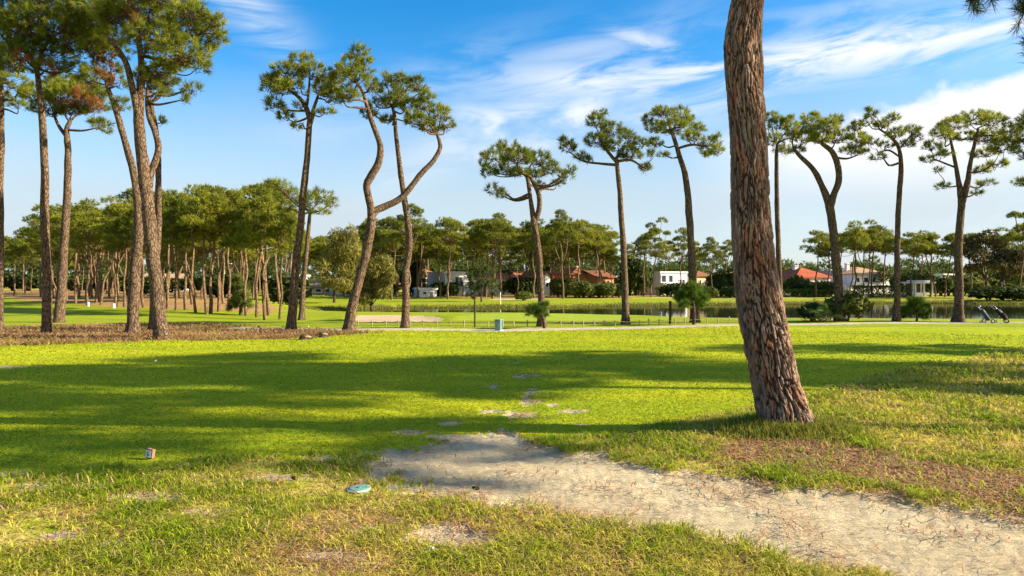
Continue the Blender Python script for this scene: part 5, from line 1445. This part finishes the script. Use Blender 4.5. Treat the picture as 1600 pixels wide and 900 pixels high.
def disc():
    gx, gy = G(561, 764); g = float(gz(gx, gy)); root = empty('sprinkler_cover', (gx, gy, g + .006)); tag(root, 'flat round turquoise plastic cover lying in the rough grass', 'cover')
    root.rotation_euler = (R(1), R(-1), 0)
    m = MB(); m.tube(np.array([(0, 0, -.03), (0, 0, .006), (0, 0, .012), (0, 0, .013)]), np.array([.088, .088, .082, .062]), 32); m.build('lid', M['turq'], root)
    m = MB(); a = np.linspace(0, 2 * np.pi, 33); m.tube(np.stack([np.cos(a) * .092, np.sin(a) * .092, np.full(33, .002)], -1), np.full(33, .006), 6); m.build('rim', M['lightgrey'], root)
    m = MB(); m.tube(np.array([(0, 0, .012), (0, 0, .016), (0, 0, .017)]), np.array([.020, .020, .014]), 14); m.build('nozzle', M['steelgreen'], root)


disc()


def golf_set(px, Y, flip, bagm, label_t, label_b):
    X = (px - 800) / F * Y; g = float(gz(X, Y))
    t_ = empty('golf_trolley', (X, Y, g)); tag(t_, label_t, 'golf trolley', 'golf trolleys by the pond'); t_.rotation_euler = (0, 0, R(10 if flip > 0 else -35)); t_.scale = (.68, .68, .60)
    m = MB()
    for P in ([(-.32, 0, .9), (.0, 0, .55), (.33, 0, .16)], [(.3, -.30, .16), (.3, .30, .16)], [(.0, 0, .55), (-.25, 0, .07)]):
        q, r = resample(P, [.016] * len(P), 8); m.tube(q, r, 8)
    m.build('frame', M['metal'], t_)
    m = MB(); q, r = resample([(-.34, -.12, .92), (-.36, 0, .93), (-.34, .12, .92)], [.02] * 3, 6); m.tube(q, r, 8); m.build('handle', M['rubber'], t_)
    for y in (-.31, .31):
        a = np.linspace(0, 2 * np.pi, 25); m = MB(); m.tube(np.stack([.3 + np.cos(a) * .13, np.full(25, y), .155 + np.sin(a) * .13], -1), np.full(25, .026), 8); wv = m.build('wheel', M['rubber'], t_)
        m = MB()
        for k in range(5): m.tube(np.array([(.3, y, .155), (.3 + math.cos(k * 1.257) * .125, y, .155 + math.sin(k * 1.257) * .125)]), np.array([.012, .012]), 6)
        m.build('rim', M['lightgrey'], wv)
    a = np.linspace(0, 2 * np.pi, 17); m = MB(); m.tube(np.stack([-.25 + np.cos(a) * .07, np.zeros(17), .085 + np.sin(a) * .07], -1), np.full(17, .018), 8); m.build('wheel', M['rubber'], t_)
    b_ = empty('golf_bag', (X, Y, g)); tag(b_, label_b, 'golf bag', 'golf bags on the trolleys'); b_.rotation_euler = t_.rotation_euler.copy(); b_.scale = t_.scale.copy()
    p0 = np.array([.31, 0, .24]); p1 = np.array([-.22, 0, .95]); d = (p1 - p0)
    m = MB(); q, r = resample([p0 + (.0, 0, .0), p0 + d * .1, p0 + d * .55, p0 + d * .95, p1], [.10, .125, .115, .13, .125], 16); m.tube(q, r, 16, .06); m.build('body', M[bagm], b_)
    n = np.array([d[2], 0, -d[0]]) / np.linalg.norm(d)
    m = MB(); c0 = p0 + d * .18 + n * .1; q, r = resample([c0, c0 + d * .2, c0 + d * .42], [.06, .085, .06], 8); m.tube(q, r, 10, .1); m.build('pocket', M['black'], b_)
    m = MB(); q, r = resample([p0 + d * .25 + n * .128, p0 + d * .85 + n * .135], [.022, .022], 6); m.tube(q, r, 6); m.build('strap', M['lightgrey'], b_)
    for k in range(7):
        aa = k * .9; o = np.array([0, math.cos(aa) * .075, 0]) + n * math.sin(aa) * .07; L = .22 + .05 * (k % 3)
        m = MB(); dn = d / np.linalg.norm(d); q, r = resample([p1 - dn * .08 + o * .8, p1 + dn * L + o * 1.3], [.008, .008], 4); m.tube(q, r, 6)
        e = p1 + dn * L + o * 1.3; q, r = resample([e - (0, .03, 0), e + (0, .03, 0), e + (0, .075, .015)], [.016, .028, .018], 6); m.tube(q, r, 8)
        m.build('golf_club', M['metal'] if k % 3 else M['black'], b_)


golf_set(1538, 28.6, 1, 'navy', 'golf push trolley nearer the big round-crowned pine, left of the pair', 'dark navy golf bag strapped to the left trolley of the pair')
golf_set(1563, 28.9, -1, 'black', 'golf push trolley at the right of the pair by the pond', 'black golf bag with pale strap on the right trolley')


def pine_cone_mesh():
    m = MB(); rng = np.random.default_rng(2)
    q, r = resample([(0, 0, 0), (.03, 0, 0), (.08, 0, .0), (.11, 0, 0)], [.012, .022, .018, .005], 8); m.tube(q, r, 8)
    for k in range(70):
        t_ = k / 70; x = .005 + .1 * t_; rr = .02 * math.sin(math.pi * min(1, t_ * .85 + .12)) + .006; a = k * 2.4
        d = np.array([-.35, math.cos(a), math.sin(a)]); s = np.array([0, -math.sin(a), math.cos(a)]) * .009; p = np.array([x, 0, 0]) + np.array([0, math.cos(a), math.sin(a)]) * rr * .7
        m.add([p - s, p + s, p + d * .016 + s * .4, p + d * .016 - s * .4], np.array([[0, 1, 2, 3]]))
    return m.mesh('pine_cone')


cm_ = pine_cone_mesh()
ndl = [(1351, 659), (1310, 624), (1504, 612), (1545, 630), (1440, 668), (1512, 612), (1558, 680), (1385, 560 + 130), (749, 765), (464, 749)]
cl = ['pine cone alone on the rough grass right of the big trunk', 'pine cone by the mown edge just right of the leaning trunk', 'left one of two pine cones side by side on the right rough', 'pine cone at the right edge below the paired cones',
      'pine cone midway between the trunk straw and the right rough', 'right one of two pine cones side by side on the right rough', 'pine cone nearest the right end of the straw patch', 'pine cone just above the brown straw patch', 'pine cone lying on the pale sandy path', 'dark pine cone in the rough grass left of the turquoise cover']
for (a, b), lab in zip(ndl, cl):
    gx, gy = G(a, b); o = obj('pine_cone', cm_, M['cone'], None, (gx, gy, float(gz(gx, gy)) + .012)); o.scale = (.6, .6, .6); o.rotation_euler = (0, R(random.uniform(-10, 10)), random.uniform(0, 6)); tag(o, lab, 'pine cone', 'pine cones lying on the grass')


def ball_mesh():
    import bmesh
    bm = bmesh.new(); bmesh.ops.create_uvsphere(bm, u_segments=24, v_segments=16, radius=.0215)
    for k, v in enumerate(bm.verts): v.co *= 1 - .012 * (k % 2)
    me = bpy.data.meshes.new('golf_ball'); bm.to_mesh(me); bm.free(); me.polygons.foreach_set('use_smooth', [True] * len(me.polygons)); return me


bm_ = ball_mesh()
for (a, b, lab) in ((243, 566, 'white golf ball on the sunlit tee before the straw bed'), (482, 509, 'white golf ball by the far path right of the slim leaning pine'), (674, 866, 'white golf ball in the dry foreground grass')):
    gx, gy = G(a, b); o = obj('golf_ball', bm_, M['ball'], None, (gx, gy, float(gz(gx, gy)) + .03)); tag(o, lab, 'golf ball', 'golf balls')


def stump(px, py, r0, h, label, name='tree_stump'):
    gx, gy = G(px, py); g = float(gz(gx, gy)); root = empty(name, (gx, gy, g)); tag(root, label, 'stump')
    m = MB(); q, r = resample([(0, 0, -.1), (0, 0, .02), (0, 0, h * .6), (.02, 0, h)], [r0 * 1.5, r0 * 1.25, r0, r0 * .95], 10); m.tube(q, r, 14, .25); m.build('stub', M['bark_dark'], root)
    m = MB(); m.tube(np.array([(.02, 0, h - .004), (.022, 0, h + .004), (.022, 0, h + .005)]), np.array([r0 * .9, r0 * .88, r0 * .5]), 14); m.build('cut_face', M['woodblock'], root)


stump(478, 530, .16, .10, 'low tree stump in front of the slim right-leaning pine')
stump(505, 527, .13, .12, 'tree stump left of the twisted pine foot')


# ------------------------------------------------------------------ sky, sun, camera
def sky():
    w = bpy.data.worlds.new('World'); scene.world = w; w.use_nodes = True
    t = NT('', w.node_tree)
    st = t.n('ShaderNodeTexSky', sky_type='NISHITA', sun_disc=False, sun_elevation=R(SUN_EL), sun_rotation=R(SUN_AZ), altitude=0, air_density=1.0, dust_density=.6, ozone_density=2.5)
    hs = t.n('ShaderNodeHueSaturation', ins={'Color': st.outputs[0], 'Saturation': 1.46, 'Value': 1.12, 'Hue': .5})
    tc = t.n('ShaderNodeTexCoord'); sx = t.n('ShaderNodeSeparateXYZ'); t.t.links.new(tc.outputs['Generated'], sx.inputs[0])
    x, y, z = sx.outputs
    az = t.m_('ARCTAN2', x, y); el = t.m_('ARCSINE', z)
    def vec(a, b, c=0.0):
        n_ = t.n('ShaderNodeCombineXYZ'); t.set(n_, 0, a); t.set(n_, 1, b); t.set(n_, 2, c); return n_.outputs[0]
    # wispy grain, streaks rising to the right
    e2 = t.m_('MULTIPLY_ADD', az, -.10, el)
    streak = t.noise(vec(t.m_('MULTIPLY', az, 5.5), t.m_('MULTIPLY', e2, 26.0)), 1.0, 9, .62, .8)
    puff = t.noise(vec(t.m_('MULTIPLY', az, 11.0), t.m_('MULTIPLY', el, 17.0), 3.0), 1.0, 9, .58, .25)
    soft = t.noise(vec(t.m_('MULTIPLY', az, 3.0), t.m_('MULTIPLY', el, 7.0), 7.0), 1.0, 6, .6, .5)
    def ell(a0, e0, ra, re, tilt=0.0):
        da = t.m_('DIVIDE', t.m_('SUBTRACT', az, a0), ra)
        de = t.m_('DIVIDE', t.m_('SUBTRACT', t.m_('SUBTRACT', el, e0), t.m_('MULTIPLY', t.m_('SUBTRACT', az, a0), tilt)), re)
        d = t.m_('ADD', t.m_('MULTIPLY', da, da), t.m_('MULTIPLY', de, de))
        return t.m_('EXPONENT', t.m_('MULTIPLY', d, -1.0))
    def amax(*a):
        r_ = a[0]
        for q in a[1:]: r_ = t.m_('MAXIMUM', r_, q)
        return r_
    # long cirrus band, with fainter fingers above and below
    bands = amax(ell(.44, .292, .38, .026, .03), t.m_('MULTIPLY', ell(.14, .283, .16, .024, -.05), .8), t.m_('MULTIPLY', ell(.19, .335, .05, .012, -.3), .6), t.m_('MULTIPLY', ell(-.375, .36, .06, .03, -.5), .55), t.m_('MULTIPLY', ell(.10, .325, .14, .014, .15), .3), t.m_('MULTIPLY', ell(.50, .345, .26, .015, .05), .2), t.m_('MULTIPLY', ell(-.15, .27, .14, .03, .4), .2),
                 t.m_('MULTIPLY', ell(.02, .25, .16, .03, .5), .5), t.m_('MULTIPLY', ell(.26, .25, .12, .03, .2), .45))
    c1 = t.m_('MULTIPLY', t.m_('POWER', bands, .75), t.mr(streak, .33, .60))
    # little cumulus left of centre
    cm = amax(ell(-.03, .226, .050, .020, -.15), t.m_('MULTIPLY', ell(.095, .235, .045, .026, .5), .9), t.m_('MULTIPLY', ell(.04, .205, .09, .015, .2), .8))
    c2 = t.m_('MULTIPLY', t.m_('POWER', cm, .7), t.mr(t.m_('MULTIPLY_ADD', puff, .65, t.m_('MULTIPLY', streak, .35)), .36, .60))
    # the big white bank on the right: upper edge rises to the right
    edge = t.m_('ADD', .214, t.m_('MULTIPLY', t.m_('POWER', t.m_('MAXIMUM', t.m_('SUBTRACT', az, .40), 0.0), 1.5), .30))
    up = t.m_('SUBTRACT', t.m_('ADD', edge, t.m_('MULTIPLY', t.m_('SUBTRACT', puff, .5), .075)), el)
    c3 = t.m_('MULTIPLY', t.m_('MULTIPLY', t.mr(up, -.004, .018), t.mr(az, .22, .42)), t.mr(t.m_('ADD', el, t.m_('MULTIPLY', t.m_('SUBTRACT', soft, .5), .10)), .09, .20, .12, 1.0))
    # thin veil thickening to the horizon
    c4 = t.m_('MULTIPLY', t.mr(el, .10, .32, 1.0, 0.0), t.mr(soft, .30, .70, .70, 1.0))
    c5 = t.m_('MULTIPLY', t.m_('MULTIPLY', t.mr(az, -.25, .15), t.mr(el, .30, .12)), t.mr(streak, .35, .66, 0, .62))
    cloud = t.mix(t.mr(az, -.9, .9), (4.2, 4.6, 5.0), (5.0, 5.0, 5.0))
    col = t.mix(t.m_('MAXIMUM', c4, c5), hs.outputs[0], (3.0, 3.45, 3.8))
    col = t.mix(t.m_('MINIMUM', amax(c1, c2, c3), .97), col, cloud)
    bg = t.n('ShaderNodeBackground', ins={'Color': col, 'Strength': SKY})
    o = t.n('ShaderNodeOutputWorld'); t.t.links.new(bg.outputs[0], o.inputs[0])


SKY = .075
sky()
sd = bpy.data.lights.new('sun', 'SUN'); sd.energy = 5.0; sd.angle = R(.55); sd.color = (1.0, .86, .66)
so = bpy.data.objects.new('sun', sd); COL.objects.link(so)
so.rotation_euler = (R(90 - SUN_EL), 0, R(180 - SUN_AZ))
cd = bpy.data.cameras.new('camera'); cam = bpy.data.objects.new('camera', cd); COL.objects.link(cam)
cd.lens = 24; cd.sensor_width = 36; cd.sensor_fit = 'HORIZONTAL'; cd.clip_start = .05; cd.clip_end = 9000; cd.shift_y = -(450 - HZ) / 1600
cam.location = (0, 0, CH); cam.rotation_euler = (R(90), 0, 0)
scene.camera = cam
vs = scene.view_settings; vs.view_transform = 'Standard'; vs.look = 'None'; vs.gamma = 1; vs.use_curve_mapping = False; vs.exposure = 1.55
scene.render.engine = 'CYCLES'
cy = scene.cycles
cy.max_bounces = 5; cy.diffuse_bounces = 3; cy.glossy_bounces = 2; cy.transmission_bounces = 2; cy.transparent_max_bounces = 4
cy.use_denoising = True
try: cy.denoiser = 'OPENIMAGEDENOISE'; cy.denoising_prefilter = 'ACCURATE'
except Exception: pass
cy.sample_clamp_indirect = 6
